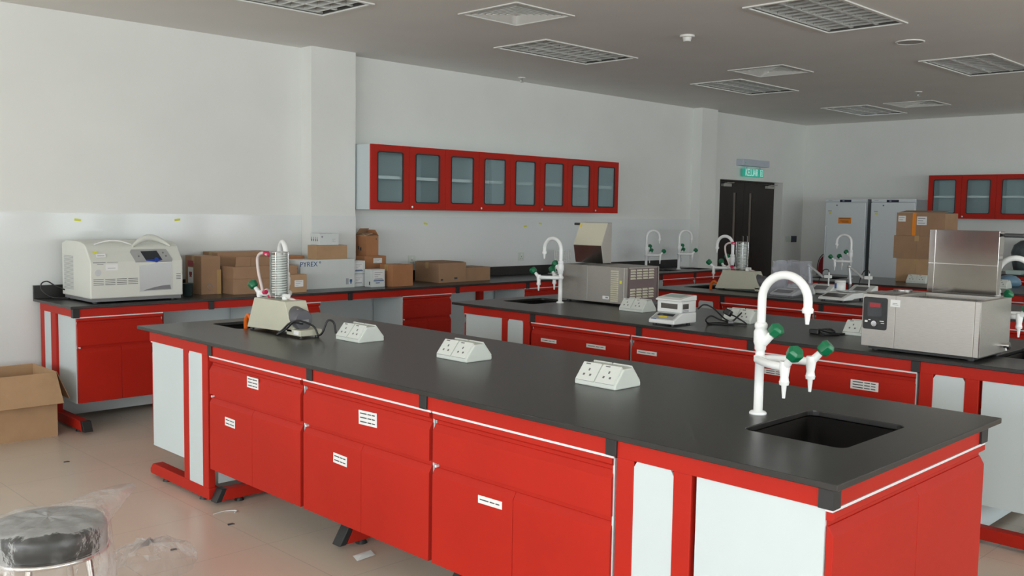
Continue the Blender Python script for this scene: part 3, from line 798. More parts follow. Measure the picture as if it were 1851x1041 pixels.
def slabel(t, a, y0, y1, z0, z1, mats=('label', 'ink'), lines=2, bar=False):
    mb = MB().box(-a - .0015, -a - .0002, y0, y1, z0, z1)
    w, h = y1 - y0, z1 - z0
    for i in range(lines):
        zc = z1 - h * (i + .8) / (lines + .6)
        mb.box(-a - .002, -a - .0015, y1 - w * (.85 - .2 * (i % 2)), y1 - w * .1, zc - h * .03, zc + h * .03, 1)
    if bar: mb.box(-a - .002, -a - .0015, y0 + w * .05, y1 - w * .05, z0 + h * .05, z0 + h * .12, 1)
    return obj('label', mb, list(mats), t)

t, a, b = carton('tall brown carton with a red heart label right beside the centrifuge', 3.622, 3.79, 7.22, 7.50, .90, .311, 'kraft1')
mb = MB().box(-a - .0015, -a - .0002, .0, .09, .075, .215).box(-a - .0015, -a - .0002, -.005, .095, .225, .27, 1)
for k in range(5): mb.prism([(.045 + .026 * math.cos(q), .15 + .03 * math.sin(q)) for q in [PI + 2 * PI * i / 3 + PI / 6 for i in range(3)]], 'x', -a - .002, -a - .0015, 1) if k == 0 else None
mb.box(-a - .002, -a - .0015, .02, .042, .15, .178, 1).box(-a - .002, -a - .0015, .048, .07, .15, .178, 1)
obj('label', mb, ['label', 'redthing'], t)
obj('print_mark', MB().tube([(-.01 + .022 * math.cos(q), -b - .0008, .06 + .025 * math.sin(q)) for q in [2 * PI * i / 14 for i in range(12)]], .0022, 5), 'greyink', t)
obj('tape', MB().box(.052, .09, -b - .0012, -b - .0002, .0, .2), 'tapebrown', t)
t, a, b = carton('long brown carton standing behind the carton with a raised lid flap', 3.815, 4.36, 7.31, 7.57, .90, .335, 'kraft1')
# box with raised lid flap
t = thing('carton', 'brown two-piece carton with raised inner flap in front of the long carton', 'box', (3.815 + .30, 7.165, .90))
obj('body', MB().box(-.296, .296, -.105, .105, 0, .13), 'kraft1', t, .003)
obj('lid', MB().box(-.30, .30, -.112, -.104, .128, .228).box(-.30, .30, .104, .112, .128, .228).box(-.30, -.292, -.104, .104, .128, .228).box(.292, .30, -.104, .104, .128, .228).box(-.292, .292, -.104, .104, .128, .2), 'kraft1', t, .002)
o = obj('flap', MB().box(0, .135, 0, .006, 0, .105), 'kraft1', t, .001, loc=(-.235, -.03, .201)); o.rotation_euler = (.12, 0, 0)
o = obj('flap', MB().box(0, .24, 0, .006, 0, .10), 'kraft1', t, .001, loc=(-.095, -.025, .201)); o.rotation_euler = (.12, 0, 0)
obj('flap', MB().box(-.23, -.15, -.10, -.06, .2, .206), 'kraftin', t)
t, a, b = carton('small tan carton with a white label at the front edge behind the water still', 4.19, 4.452, 6.96, 7.045, .90, .153, 'kraft2', False, seam=False)
flabel(t, b, .01, .095, .05, .105, 3, ('label', 'blueink'))
t, a, b = carton('long white PYREX carton lying in front of the first pillar', 4.515, 5.09, 7.16, 7.36, .90, .262, 'whitecard', False, seam=False)
o = obj('lettering', text_mesh('PYREX', .062), 'blueink', t, loc=(-a + .085, -b - .001, .222)); o.rotation_euler = (PI / 2, 0, 0)
o = obj('lettering', text_mesh('®', .028), 'blueink', t, loc=(-a + .2, -b - .001, .236)); o.rotation_euler = (PI / 2, 0, 0)
obj('print_mark', MB().box(a - .055, a - .03, -b - .0012, -b - .0002, .05, .075).box(a - .05, a - .035, -b - .0012, -b - .0002, .035, .048), 'blueink', t)
obj('print_mark', MB().box(a - .095, a - .085, -b - .0012, -b - .0002, .03, .085).box(a - .08, a - .07, -b - .0012, -b - .0002, .03, .085), 'greyink', t)
slabel(t, a, -.075, .06, .08, .215, ('label', 'greyink'), 3, True)
carton('brown carton just peeking over the PYREX carton by the pillar', 4.46, 4.70, 7.385, 7.58, .90, .288, 'kraft3')
t, a, b = carton('tan carton lying on top of the white PYREX carton', 4.692, 5.02, 7.18, 7.325, 1.163, .125, 'kraft2', seam=False)
t, a, b = carton('small white carton with bottle drawings, topmost on the PYREX carton', 4.728, 4.935, 7.19, 7.335, 1.289, .105, 'whitecard', False, seam=False)
mb = MB()
for k in range(4): mb.box(-a - .0012, -a - .0002, .045 - k * .03, .055 - k * .03, .035, .052).box(-a - .0012, -a - .0002, .048 - k * .03, .052 - k * .03, .052, .072)
obj('print_mark', mb, 'ink', t)
flabel(t, b, a - .075, a - .03, .025, .06, 4, ('whitecard', 'greyink'))
obj('print_mark', MB().cyl((-a + .03, -b - .0002, .075), (-a + .03, -b - .001, .075), .009, n=12), 'greyink', t)
for k in range(2):
    t, a, b = carton(('lower' if k == 0 else 'upper') + ' of two stacked small white cartons at the right end of the PYREX carton', 5.10, 5.235, 7.20, 7.36, .90 + k * .1205, .118, 'whitecard', False, seam=False)
    flabel(t, b, -.048, .04, .025, .10, 4, ('label', 'greyink'), True)
    if k == 1: obj('print_mark', MB().box(-.045, .04, -b - .0026, -b - .002, .022, .029), 'blueink', t)
t, a, b = carton('white carton with a dark-lined label standing at the bench front before the orange-brown carton', 5.208, 5.36, 7.06, 7.17, .90, .163, 'whitecard', False, seam=False)
flabel(t, b, -.055, .06, .062, .15, 4, ('label', 'greyink'), True)
obj('print_mark', MB().box(-.055, .06, -b - .0026, -b - .002, .055, .063).box(-.03, .015, -b - .0012, -b - .0002, .035, .042), 'blueink', t)
obj('print_mark', MB().box(-a - .0012, -a - .0002, -.03, -.015, .02, .05), 'darkgreen', t)
t, a, b = carton('orange-brown carton at the right of the white labelled cartons', 5.404, 5.645, 7.0, 7.20, .90, .203, 'kraft3')
t, a, b = carton('orange-brown carton with a barcode label under the open-topped carton', 5.31, 5.562, 7.31, 7.57, .90, .272, 'kraft3', False, seam=False)
flabel(t, b, -.025, .075, .205, .252, 3)
# open tall carton
t = thing('carton', 'orange-brown carton with open flaps, topmost beside the pillar', 'box', (5.412, 7.425, 1.1725))
a, b, h = .072, .095, .19
obj('body', MB().box(-a, a, -b, -b + .004, 0, h).box(-a, a, b - .004, b, 0, h).box(-a, -a + .004, -b + .004, b - .004, 0, h).box(a - .004, a, -b + .004, b - .004, 0, h).box(-a + .004, a - .004, -b + .004, b - .004, 0, .006), 'kraft3', t)
o = obj('flap', MB().box(-.07, 0, -b, b, 0, .004), ['kraft3'], t, loc=(a, 0, h)); o.rotation_euler = (0, .95, 0)
o = obj('flap', MB().box(0, .085, -b, b, 0, .004), ['kraftin'], t, loc=(-a, 0, h)); o.rotation_euler = (0, -.3, 0)
o = obj('flap', MB().box(-a + .01, a - .002, 0, .09, 0, .004), ['kraftin'], t, loc=(0, -b + .006, h - .002)); o.rotation_euler = (.25, 0, 0)
o = obj('flap', MB().box(-a + .01, a - .03, -.1, 0, 0, .004), ['kraft1'], t, loc=(0, b - .006, h)); o.rotation_euler = (-.75, 0, 0)
obj('print_mark', MB().box(-a - .0012, -a - .0002, -.02, .0, .05, .08).box(-a - .0012, -a - .0002, .02, .035, .06, .09).box(a - .03, a - .022, -b - .0012, -b - .0002, .155, .168), 'ink', t)
t, a, b = carton('large low brown carton alone on the wall bench under the wall socket', 6.073, 6.43, 7.12, 7.50, .90, .196, 'kraft1')
obj('print_mark', MB().box(-a + .02, -a + .05, -b - .0012, -b - .0002, .02, .04).box(.02, .06, -b - .0012, -b - .0002, .03, .05), 'ink', t)
o = obj('flap', MB().box(-a + .005, a - .005, -.17, .17, 0, .004), 'kraft1', t, loc=(0, 0, .199)); o.rotation_euler = (.0, 0.0, 0)
carton('low brown carton at the right side of the large low carton', 6.435, 6.786, 7.14, 7.42, .90, .140, 'kraft1')
# stack on the farthest island
t, a, b = carton('brown carton at the bottom of the stack on the farthest island', 10.69, 11.0, 4.10, 4.54, .90, .262, 'kraft2')
t, a, b = carton('brown carton in the middle of the stack on the farthest island', 10.68, 11.05, 4.06, 4.575, 1.163, .257, 'kraft1')
t, a, b = carton('brown carton with orange tape and two white labels, topmost of the farthest island stack', 10.68, 11.05, 4.02, 4.555, 1.421, .255, 'kraft1', False)
yc = (4.02 + 4.555) / 2
slabel(t, a, 4.452 - yc, 4.535 - yc, .155, .22, lines=2); slabel(t, a, 4.217 - yc, 4.325 - yc, .12, .215, lines=3)
obj('tape', MB().box(-a - .0013, -a - .0003, 4.335 - yc, 4.375 - yc, 0, .255).box(-a - .0013, a, 4.335 - yc, 4.375 - yc, .2552, .2562), 'orange', t)
o = obj('flap', MB().box(0, .18, -b + .02, b - .02, 0, .004), 'kraftin', t, loc=(-a + .02, 0, .257)); o.rotation_euler = (0, -.12, 0)
# big open carton on the floor
t = thing('carton', 'large open brown carton with folded-out flaps on the floor by the wall bench', 'box', (2.0, 7.08, 0))
a, b, h = .355, .235, .45
obj('body', MB().box(-a, a, -b, -b + .006, 0, h).box(-a, a, b - .006, b, 0, h).box(-a, -a + .006, -b + .006, b - .006, 0, h).box(a - .006, a, -b + .006, b - .006, 0, h).box(-a + .006, a - .006, -b + .006, b - .006, 0, .008), 'kraft2', t)
def flap(poly, p, rot):
    o = obj('flap', MB().prism(poly, 'z', 0, .005), 'kraft2', t, loc=p); o.rotation_euler = rot
flap([(-a + .004, 0), (a - .004, 0), (a + .0, -.235), (-a, -.235)], (0, -b, h), (math.radians(58), 0, 0))
flap([(0, -b + .004), (.22, -b + .02), (.22, b - .02), (0, b - .004)], (a, 0, h), (0, math.radians(66), 0))
flap([(0, -b + .004), (-.22, -b + .02), (-.22, b - .02), (0, b - .004)], (-a, 0, h), (0, -math.radians(60), 0))
flap([(-a + .004, 0), (a - .004, 0), (a - .01, .14), (-a + .01, .14)], (0, b, h), (math.radians(-60), 0, 0))

# ------------------------------------------------------------------ benchtop centrifuge
t = thing('centrifuge', 'large off-white benchtop centrifuge at the left end of the wall bench', 'centrifuge', (2.637, 6.95, .90))
Wc, Dc = .698, .55
obj('base', MB().box(.012, Wc - .012, .012, Dc - .02, .012, .04), 'greyplastic', t)
for x in (.05, Wc - .06):
    for y in (.05, Dc - .07): obj('rubber_foot', MB().cyl((x, y, 0), (x, y, .012), .02, n=12), 'black', t)
prof = [(0, .035), (0, .302), (.008, .312), (.082, .405), (.098, .418), (.125, .431), (.17, .441), (.25, .447)]
prof += [(Dc - .08, .448), (Dc, .425), (Dc, .035)]
obj('casing', MB().prism(prof, 'x', 0, Wc - .0), 'centri', t, .008)
mb = MB()
for k in range(26): mb.box(-.0012, -.0002, .32, .505, .085 + k * .0098, .0885 + k * .0098)
obj('side_vent', mb, 'greyink', t)
mb = MB()
for g in range(4):
    for k in range(4): mb.box(.022 + g * .084, .095 + g * .084, -.0012, -.0002, .135 + k * .013, .1385 + k * .013)
for k in range(4): mb.box(.645, .68, -.0012, -.0002, .158 + k * .013, .1615 + k * .013)
obj('front_vent', mb, 'ink', t)
mb = MB().prism([(.36, .09), (.61, .09), (.61, .29), (.36, .27)], 'y', -.003, -.0003)
mb.prism([(.36, .075), (.61, .08), (.61, .09), (.36, .09)], 'y', -.003, -.0003)
fp = obj('front_panel', mb, 'centrigrey', t)
obj('grip_recess', MB().prism([(.385, .082)] + [(.385 + .21 * i / 8, .082 + .035 * math.sin(PI / 2 * i / 8)) for i in range(1, 9)] + [(.6, .084)], 'y', -.0042, -.0031), 'greyplastic', fp)
SL = math.atan2(.10, .05)
cp = obj('control_panel', MB().prism([(-.145, 0), (.135, 0), (.145, .02), (.118, .115), (-.15, .115), (-.165, .09)], 'y', -.003, .012), 'centrigrey', t, loc=(.475, -.004, .296)); cp.rotation_euler = (-.665, 0, 0)
obj('display', MB().prism([(-.065, .018), (.06, .022), (.04, .098), (-.085, .094)], 'y', -.0055, -.0032), 'screen', cp)
obj('trim_strip', MB().prism([(-.062, .008), (.01, -.004), (.062, .012), (.06, .021), (-.065, .017)], 'y', -.0052, -.0031), 'blue', cp)
obj('dial', MB().cyl((.012, -.0032, .008), (.012, -.02, .008), .017, n=18), 'blue', cp, .002)
for x, z in ((-.11, .05), (.085, .078), (.1, .048)): obj('button', MB().cyl((x, -.0032, z), (x, -.006, z), .007, n=10), 'greyplastic', cp)
hd = []
for i in range(13):
    q = i / 12; hd.append((.34 + .29 * q, .075 + .03 * math.sin(PI * q), .412 + .062 * math.sin(PI * q)))
obj('lid_handle', MB().tube(hd, [.009 + .016 * math.sin(PI * i / 12) for i in range(13)], 8), 'centri', t)
obj('lid_rim', MB().tube([(.07 + .26 * i / 12, .09 + .2 * (i / 12 - .35) ** 2 * 0 + .02 * math.cos(PI * i / 12), .425 + .03 * math.sin(PI * i / 12)) for i in range(13)], .006, 6), 'instr', t)
obj('logo_badge', MB().cyl((.055, -.0002, .225), (.055, -.002, .225), .022, n=20), 'centrigrey', t)
obj('print_mark', MB().box(.02, .11, -.0012, -.0002, .295, .302).box(.05, .095, -.0012, -.0002, .283, .288).box(.12, .2, -.0012, -.0002, .297, .301), 'greyink', t)
o = obj('sticker', MB().box(0, .07, -.0012, -.0002, 0, .03).box(.01, .06, -.0018, -.0012, .012, .016, 1), ['label', 'greyink'], t, loc=(.05, .013, .335)); o.rotation_euler = (-.55, 0, 0)
o = obj('sticker', MB().box(0, .03, -.0012, -.0002, 0, .018), ['lime'], t, loc=(.03, .022, .365)); o.rotation_euler = (-.62, 0, 0)
obj('sticker', MB().box(.11, .2, -.0012, -.0002, .24, .285).box(.125, .18, -.0018, -.0012, .255, .259, 1), ['label', 'greyink'], t)
obj('cable', MB().tube(spline([(.0, .5, .07), (-.06, .52, .10), (-.11, .54, .135), (-.15, .55, .12), (-.15, .54, .07), (-.10, .50, .02), (-.03, .46, .012), (.0, .42, .012)]), .005, 8), 'cable', t)
t = thing('beaker_cup', 'small dark green plastic cup between the centrifuge and the tall carton', 'cup', (3.475, 7.16, .90))
obj('body', MB().lathe([(.0005, .003), (.035, .003), (.043, .10), (.046, .10), (.046, .105), (.040, .105), (.033, .008), (.0005, .008)], n=22), 'darkgreen', t)

# ------------------------------------------------------------------ water stills
t = thing('water_still', 'beige water still with upright glass coil condenser on the nearest island', 'water still', (2.88, 4.79, .9006), 0, 'water stills')
obj('body', MB().prism([(-.25, .028), (.245, .012), (.16, .192), (-.17, .192)][::-1], 'x', -.07, .07), 'beige', t, .003)
obj('body', MB().box(-.07, .07, -.33, -.19, .012, .045), 'beige', t, .003)
for x, y in ((-.05, -.31), (.05, -.31), (-.05, .22), (.05, .22)): obj('rubber_foot', MB().cyl((x, y, 0), (x, y, .0135), .012, n=10), 'black', t)
obj('sticker', MB().box(-.0712, -.0702, -.315, -.265, .02, .04), 'label', t)
m_ = obj('motor', MB().tube([(-.01, -.16, .11), (-.01, -.17, .11), (-.01, -.265, .092), (-.01, -.275, .092)], [.052, .058, .058, .052], 26), 'motor', t)
obj('sticker', MB().box(-.03, .002, -.24, -.205, .152, .1545), 'yellow', m_)
obj('nameplate', MB().box(-.04, .02, -.2765, -.2755, .082, .097), 'greyink', m_)
gc = obj('condenser_glass', MB().lathe([(.02, .195), (.026, .21), (.050, .216), (.054, .225), (.054, .455), (.049, .462), (.0005, .463)], (0, 0, 0), 30), 'glass', t)
hel = [(.040 * math.cos(2 * PI * i / 16), .040 * math.sin(2 * PI * i / 16), .225 + .222 * i / (16 * 16)) for i in range(16 * 16 + 1)]
obj('cooling_coil', MB().tube(hel, .0052, 6).cyl((0, 0, .215), (0, 0, .455), .017, n=12), 'coil', t)
obj('cage_wire', MB().tube([(-.045, -.034, .2), (-.045, -.034, .462)], .002, 5).tube([(-.03, .047, .2), (-.03, .047, .462)], .002, 5).tube([(.03, -.047, .2), (.03, -.047, .462)], .002, 5)
    .tube([(.056 * math.cos(q), .056 * math.sin(q), .462) for q in [2 * PI * i / 24 for i in range(24)]], .002, 5, closed=True).tube([(.056 * math.cos(q), .056 * math.sin(q), .21) for q in [2 * PI * i / 24 for i in range(24)]], .002, 5, closed=True), 'chrome', t)
obj('glass_neck', MB().lathe([(.02, .185), (.02, .215)], n=18), 'glass', t)
obj('stopcock', MB().tube([(-.0, .13, .215), (.0, -.10, .215)], .012, 10).ball((.0, -.06, .2), .018, 8).tube([(0, .12, .215), (0, .145, .225)], [.016, .02], 10), 'instr', t)
obj('hose', MB().tube(spline([(-.04, .06, .445), (-.05, .11, .452), (-.05, .155, .42), (-.05, .145, .34), (-.05, .11, .26), (-.05, .10, .225)], 7), .009, 9), 'hose', t)
obj('hose', MB().tube(spline([(0, -.06, .205), (.03, -.12, .19), (.045, -.16, .15), (.03, -.2, .12)], 6), .007, 8), 'hose', t)
for p0, p1 in (((-.03, .05, .445), (-.045, .09, .452)), ((-.05, .085, .226), (-.05, .06, .23)), ((0, .11, .2), (0, .075, .2))): obj('hose_clamp', MB().cyl(p0, p1, .013, n=10), 'clamp', t)
obj('drain_hose', MB().tube(spline([(-.045, .235, .055), (-.045, .268, .075), (-.045, .298, .05), (-.04, .31, .0), (-.035, .315, -.08)], 7), .014, 9), 'hose' if False else 'orangehose', t)
obj('cable', MB().tube(spline([(-.02, -.278, .075), (-.085, -.262, .085), (-.11, -.22, .045), (-.13, -.19, .014), (-.10, -.24, .05), (-.08, -.31, .10), (.0, -.345, .07), (.02, -.37, .02), (.03, -.40, .04), (.05, -.415, .10), (.08, -.43, .09), (.09, -.437, .03)], 8), .0055, 8), 'cable', t)
still = t
# second still without the long cable
t2 = dup(still, (7.89, 4.83, .9006), 0, 'beige water still with glass condenser on the third island in front of the dark doors', 'water stills')
for c in kids(t2):
    if c.name.startswith('cable'): bpy.data.objects.remove(c)

# wire rack on the wall bench
t = thing('wire_rack', 'white wire rack leaning behind the second island tap on the wall bench', 'wire rack', (8.20, 7.38, .9065))
mb = MB()
mb.tube([(-.14, 0, .0), (.14, 0, .0), (.14, .03, .27), (-.14, .03, .27)], .006, 6, closed=True)
for i in range(1, 7): mb.tube([(-.14 + .04 * i, 0, 0), (-.14 + .04 * i, .03, .27)], .0045, 5)
for i in range(1, 9): mb.tube([(-.14, .03 * i / 9, .03 * i), (.14, .03 * i / 9, .03 * i)], .0045, 5)
obj('grid', mb, 'instr', t)
obj('foot', MB().tube([(-.14, .0, .0), (-.14, .12, .0), (.14, .12, 0), (.14, .0, .0)], .005, 6), 'instr', t)

# ------------------------------------------------------------------ stainless baths
def louvres(cols, rows, u0, v0, du, dv, w, h, place):
    mb = MB()
    for i in range(cols):
        for j in range(rows):
            u, v = u0 + i * du, v0 + j * dv
            pts = [(u, v, 0), (u + w, v, 0), (u + w, v + h, 0), (u, v + h, 0), (u + w * .08, v + h * .15, .012), (u + w * .92, v + h * .15, .012)]
            mb.add([place(*p) for p in pts], [(0, 1, 5, 4), (4, 5, 2, 3), (0, 4, 3), (1, 2, 5)])
    return mb
t = thing('water_bath', 'open stainless bath with cream lid and louvred side beside the second island tap', 'water bath', (5.723, 4.527, .90))
Lx, Ly = .447, .665
bd = MB()
bd.box(0, Lx, 0, .37, .016, .30).box(0, .012, .37, Ly, .016, .30).box(Lx - .012, Lx, .37, Ly, .016, .30).box(.012, Lx - .012, Ly - .012, Ly, .016, .30).box(.012, Lx - .012, .37, Ly - .012, .016, .08)
obj('body', bd, 'steel', t, .002)
for x in (.05, Lx - .05):
    for y in (.06, Ly - .06): obj('rubber_foot', MB().cyl((x, y, 0), (x, y, .016), .02, n=12), 'black', t)
obj('side_panel', MB().box(.055, Lx - .03, -.003, -.0002, .02, .29), 'mauve', t)
obj('corner_trim', MB().box(.038, .048, -.005, -.0002, .018, .298).box(Lx - .026, Lx - .018, -.005, -.0002, .018, .298), 'steel2', t)
obj('louvre_panel', louvres(1, 15, .055, .03, 0, .0165, .075, .013, lambda u, v, d_: (-d_ - .0003, u, v)), 'cream', t)
lv = louvres(4, 4, .075, .205, .078, .021, .06, .015, lambda u, v, d_: (u, -d_ - .0034, v)); lv2 = louvres(4, 4, .075, .055, .078, .021, .06, .015, lambda u, v, d_: (u, -d_ - .0034, v))
obj('louvre_panel', lv, 'cream', t); obj('louvre_panel', lv2, 'cream', t)
obj('nameplate', MB().box(-.0012, -.0002, .145, .21, .045, .07).box(-.0016, -.0012, .155, .18, .052, .063, 1), ['label', 'greyink'], t)
obj('sticker', MB().box(-.0012, -.0002, .02, .043, .175, .198), 'lime', t)
lid = obj('lid', MB().prism([(.235, .305), (.205, .45), (.285, .635), (.335, .638), (.335, .305)][::-1], 'y', .405, .705), 'steel', t, .003)
def skin(a, b, mat_, nm):
    dx, dz = b[0] - a[0], b[1] - a[1]; L = math.hypot(dx, dz); nx, nz = -dz / L * .0015, dx / L * .0015
    if nx > 0: nx, nz = -nx, -nz
    obj(nm, MB().prism([a, b, (b[0] + nx, b[1] + nz), (a[0] + nx, a[1] + nz)], 'y', .407, .703), mat_, lid)
lid.data.update()
bpy.data.meshes.remove(lid.data) if False else None
skin((.2047, .452), (.2847, .634), 'cream', 'cream_cover')
skin((.2347, .307), (.2047, .449), 'steel2', 'mirror_underside')
obj('lid_handle', MB().box(.275, .30, .706, .765, .612, .632), 'black', lid, .004)
obj('sticker', MB().prism([(.2655, .596), (.2775, .6235), (.276, .624), (.264, .5965)], 'y', .675, .693), 'yellow', lid)
obj('hinge', MB().cyl((.345, .42, .304), (.345, .69, .304), .008, n=10), 'steel2', lid)

t = thing('water_bath', 'open stainless bath with black control panel at the near end of the second island', 'water bath', (4.962, 1.67, .90))
Lx, Ly = .445, .61
bd = MB().box(0, Lx, .43, Ly, .022, .305).box(0, Lx, 0, .03, .022, .305).box(0, .012, .03, .43, .022, .305).box(Lx - .05, Lx, .03, .43, .022, .305).box(.012, Lx - .05, .03, .43, .022, .1)
obj('body', bd, 'steel', t, .0025)
obj('base', MB().box(.03, Lx - .03, .03, Ly - .03, .006, .022), 'black', t)
for x in (.06, Lx - .06):
    for y in (.06, Ly - .06): obj('rubber_foot', MB().cyl((x, y, 0), (x, y, .006), .02, n=12), 'black', t)
mb = MB()
for i in range(5): mb.box(.1 + .05 * i, .115 + .05 * i, .05, .41, .285, .29)
mb.box(.03, .36, .05, .07, .28, .285).box(.03, .36, .39, .41, .28, .285)
obj('tray_grid', mb, 'steel2', t)
obj('top_cover', MB().box(.02, .2, .45, .6, .3055, .312).cyl((.3, .52, .3055), (.3, .52, .318), .05, n=24), 'steel2', t, .003)
cp = obj('control_panel', MB().prism(rrect(.472, .603, .115, .288, .012, 4), 'x', -.004, -.0003), 'black', t)
obj('display', MB().box(-.0055, -.0041, .498, .578, .185, .265).box(-.006, -.0055, .508, .568, .235, .258, 1), ['screen', 'redthing'], cp)
obj('knob', MB().cyl((-.0041, .535, .148), (-.02, .535, .148), .017, .015, n=22), 'chrome', cp)
obj('switch', MB().box(-.009, -.0041, .575, .59, .152, .162), 'instr', cp)
obj('print_mark', MB().box(-.0046, -.0041, .487, .51, .16, .164).box(-.0046, -.0041, .485, .503, .15, .153).box(-.0046, -.0041, .56, .572, .164, .168), 'label', cp)
obj('sticker', MB().box(-.0012, -.0002, .405, .457, .245, .283).box(-.0018, -.0012, .42, .445, .262, .265, 1).box(-.0018, -.0012, .415, .445, .255, .257, 1), ['label', 'greyink'], t)
obj('corner_trim', MB().box(-.0012, -.0002, .0, .004, .024, .303), 'chrome', t)
obj('drain_valve', MB().cyl((.33, -.0002, .06), (.33, -.03, .06), .012, n=12).cyl((.33, -.03, .06), (.33, -.04, .06), .02, n=14).cyl((.33, -.022, .06), (.33, -.022, .035), .006, n=8), 'chrome', t)
lid = obj('lid', MB().prism([(.405, .312), (.405, .655), (.49, .652), (.452, .312)], 'y', .065, .43), 'lidsteel', t, .002)
obj('lid_seam', MB().box(.4035, .4048, .066, .429, .468, .471), 'chrome', lid)
obj('lid_seam', MB().box(.4035, .4048, .395, .397, .315, .653), 'chrome', lid)
obj('lid_handle', MB().box(.44, .46, .055, .0649, .625, .64).box(.435, .465, -.045, .055, .622, .643), 'black', lid, .005)
obj('hinge', MB().cyl((.43, .08, .309), (.43, .41, .309), .0035, n=8), 'chrome', lid)

# ------------------------------------------------------------------ moisture balance on the second island
t = thing('moisture_balance', 'white moisture balance with sloping keypad and lidded heater on the second island', 'balance', (4.955, 3.51, .90))
obj('base', MB().prism([(0, .012), (.0, .035), (.085, .075), (.10, .08), (.25, .08), (.25, .012)], 'y', 0, .20), 'instr', t, .006)
obj('keypad', MB().prism([(.009, .0415), (.078, .0738), (.0775, .0755), (.0085, .0432)], 'y', .018, .182), 'centrigrey', t)
obj('display', MB().prism([(.045, .0602), (.072, .073), (.0714, .0746), (.0444, .0618)], 'y', .04, .165), 'screen', t)
obj('key', MB().prism([(.025, .0508), (.04, .0579), (.0394, .0594), (.0244, .0523)], 'y', .075, .14), 'yellow', t)
obj('sticker', MB().prism([(.006, .0385), (.018, .0443), (.0174, .0459), (.0054, .0401)], 'y', .145, .185), 'blueink', t)
bm_ = obj('heater_housing', MB().box(.085, .25, .005, .195, .081, .155), 'instr', t, .004)
obj('window', MB().box(.0838, .0848, .035, .165, .105, .138), 'steel2', bm_)
obj('window', MB().box(.10, .165, .0038, .0048, .105, .138), 'steel2', bm_)
obj('vent', MB().box(.10, .165, .0036, .0046, .085, .09).box(.10, .165, .0036, .0046, .094, .098), 'greyink', bm_)
obj('lid', MB().prism([(.07, .156), (.07, .166), (.10, .176), (.225, .19), (.25, .19), (.25, .156)], 'y', .0, .20), 'instr', t, .004)
obj('lid_pad', MB().prism([(.11, .1775), (.205, .1882), (.2049, .1892), (.1099, .1785)], 'y', .03, .17), 'palegreen', t)
for x, y in ((.03, .03), (.03, .17), (.2, .03), (.2, .17)): obj('levelling_foot', MB().cyl((x, y, 0), (x, y, .012), .012, n=10), 'black', t)
t = thing('power_cable', 'black coiled power cable with plug lying right of the moisture balance', 'cable', (5.35, 3.42, .90))
obj('cord', MB().tube(spline([(-.13, .09, .10), (-.12, .05, .13), (-.09, 0, .11), (-.02, -.045, .04), (.03, -.08, .008), (-.02, -.02, .006), (-.10, .02, .01), (-.14, .02, .035), (-.11, .0, .06), (-.05, -.03, .035), (.02, -.07, .02), (.06, -.09, .05), (.09, -.10, .075), (.06, -.04, .012), (0, .02, .006), (-.08, .05, .006), (-.05, -.04, .006), (.04, -.13, .008), (.06, -.16, .01), (.02, -.115, .05), (-.01, -.09, .07)], 7), .005, 8), 'cable', t)
obj('plug', MB().box(-.022, .022, -.026, .026, -.02, .02), 'cable', t, .008, loc=(-.03, -.075, .085)).rotation_euler = (.4, .3, .2)
obj('tie', MB().cyl((.0, -.06, .012), (.02, -.085, .016), .014, n=10), 'greyplastic', t)
t = thing('power_cable', 'black bundled power cable beside the control-panel bath socket', 'cable', (5.40, 2.70, .90))
obj('cord', MB().tube(spline([(.02, -.07, .006), (-.03, 0, .006), (.0, .05, .02), (.04, .0, .03), (.0, -.05, .02), (-.02, .03, .028), (.03, .06, .02), (.05, -.02, .006), (.08, -.08, .006)], 7), .006, 8), 'cable', t)
obj('plug', MB().box(-.02, .02, -.03, .03, .0, .03), 'cable', t, .006, loc=(-.03, .06, .001))

# ------------------------------------------------------------------ instruments on the third island
def balance(label, loc, rz=0.0, first=[None]):
    if first[0] is not None: return dup(first[0], loc, rz, label, 'top-pan balances')
    t = thing('balance', label, 'balance', loc, rz, 'top-pan balances'); first[0] = t
    obj('base', MB().prism([(0, .012), (0, .022), (.012, .032), (.13, .062), (.33, .062), (.34, .05), (.34, .025), (.15, .02), (.12, .012)], 'y', -.11, .11), 'instr', t, .006)
    obj('display', MB().prism([(.022, .0355), (.10, .0555), (.0995, .0575), (.0215, .0375)], 'y', -.075, .085), 'darkbox2', t)
    obj('pan', MB().lathe([(.0005, .067), (.075, .067), (.08, .07), (.08, .074), (.07, .076), (.0005, .076)], (.23, 0, 0), 30), 'chrome', t)
    obj('pan_support', MB().cyl((.23, 0, .062), (.23, 0, .067), .03, n=14), 'black', t)
    for x, y in ((.03, .08), (.03, -.08), (.3, .08), (.3, -.08)): obj('levelling_foot', MB().cyl((x, y, 0), (x, y, .02 if x > .1 else .0125), .014, n=10), 'black', t)
    return t
balance('white top-pan balance with grey display and a white tub on its pan, third island', (7.55, 3.75, .90), -.08)
balance('white top-pan balance under a clear plastic cover next to the third island still', (7.605, 4.25, .90), 0)
balance('white top-pan balance cut by the right edge of the photo on the third island', (7.72, 1.98, .90), .05)
for o in bpy.data.objects:
    if o.name == 'balance': o.scale = (1.12, 1.12, 1.12)
t = thing('tub', 'white plastic tub with a blue label standing on the balance pan', 'tub', (7.785, 3.785, .9856))
obj('body', MB().lathe([(.0005, 0), (.042, 0), (.045, .004), (.045, .068), (.0005, .068)], n=26), 'instr', t)
obj('lid', MB().lathe([(.0005, .0682), (.047, .0682), (.047, .08), (.044, .083), (.0005, .083)], n=26), 'instr', t)
obj('label', MB().lathe([(.0456, .018), (.0456, .06)], n=26), 'blueink', t) if False else obj('label', MB().box(-.0445, -.0425, .012, .03, .015, .06), 'blueink', t)
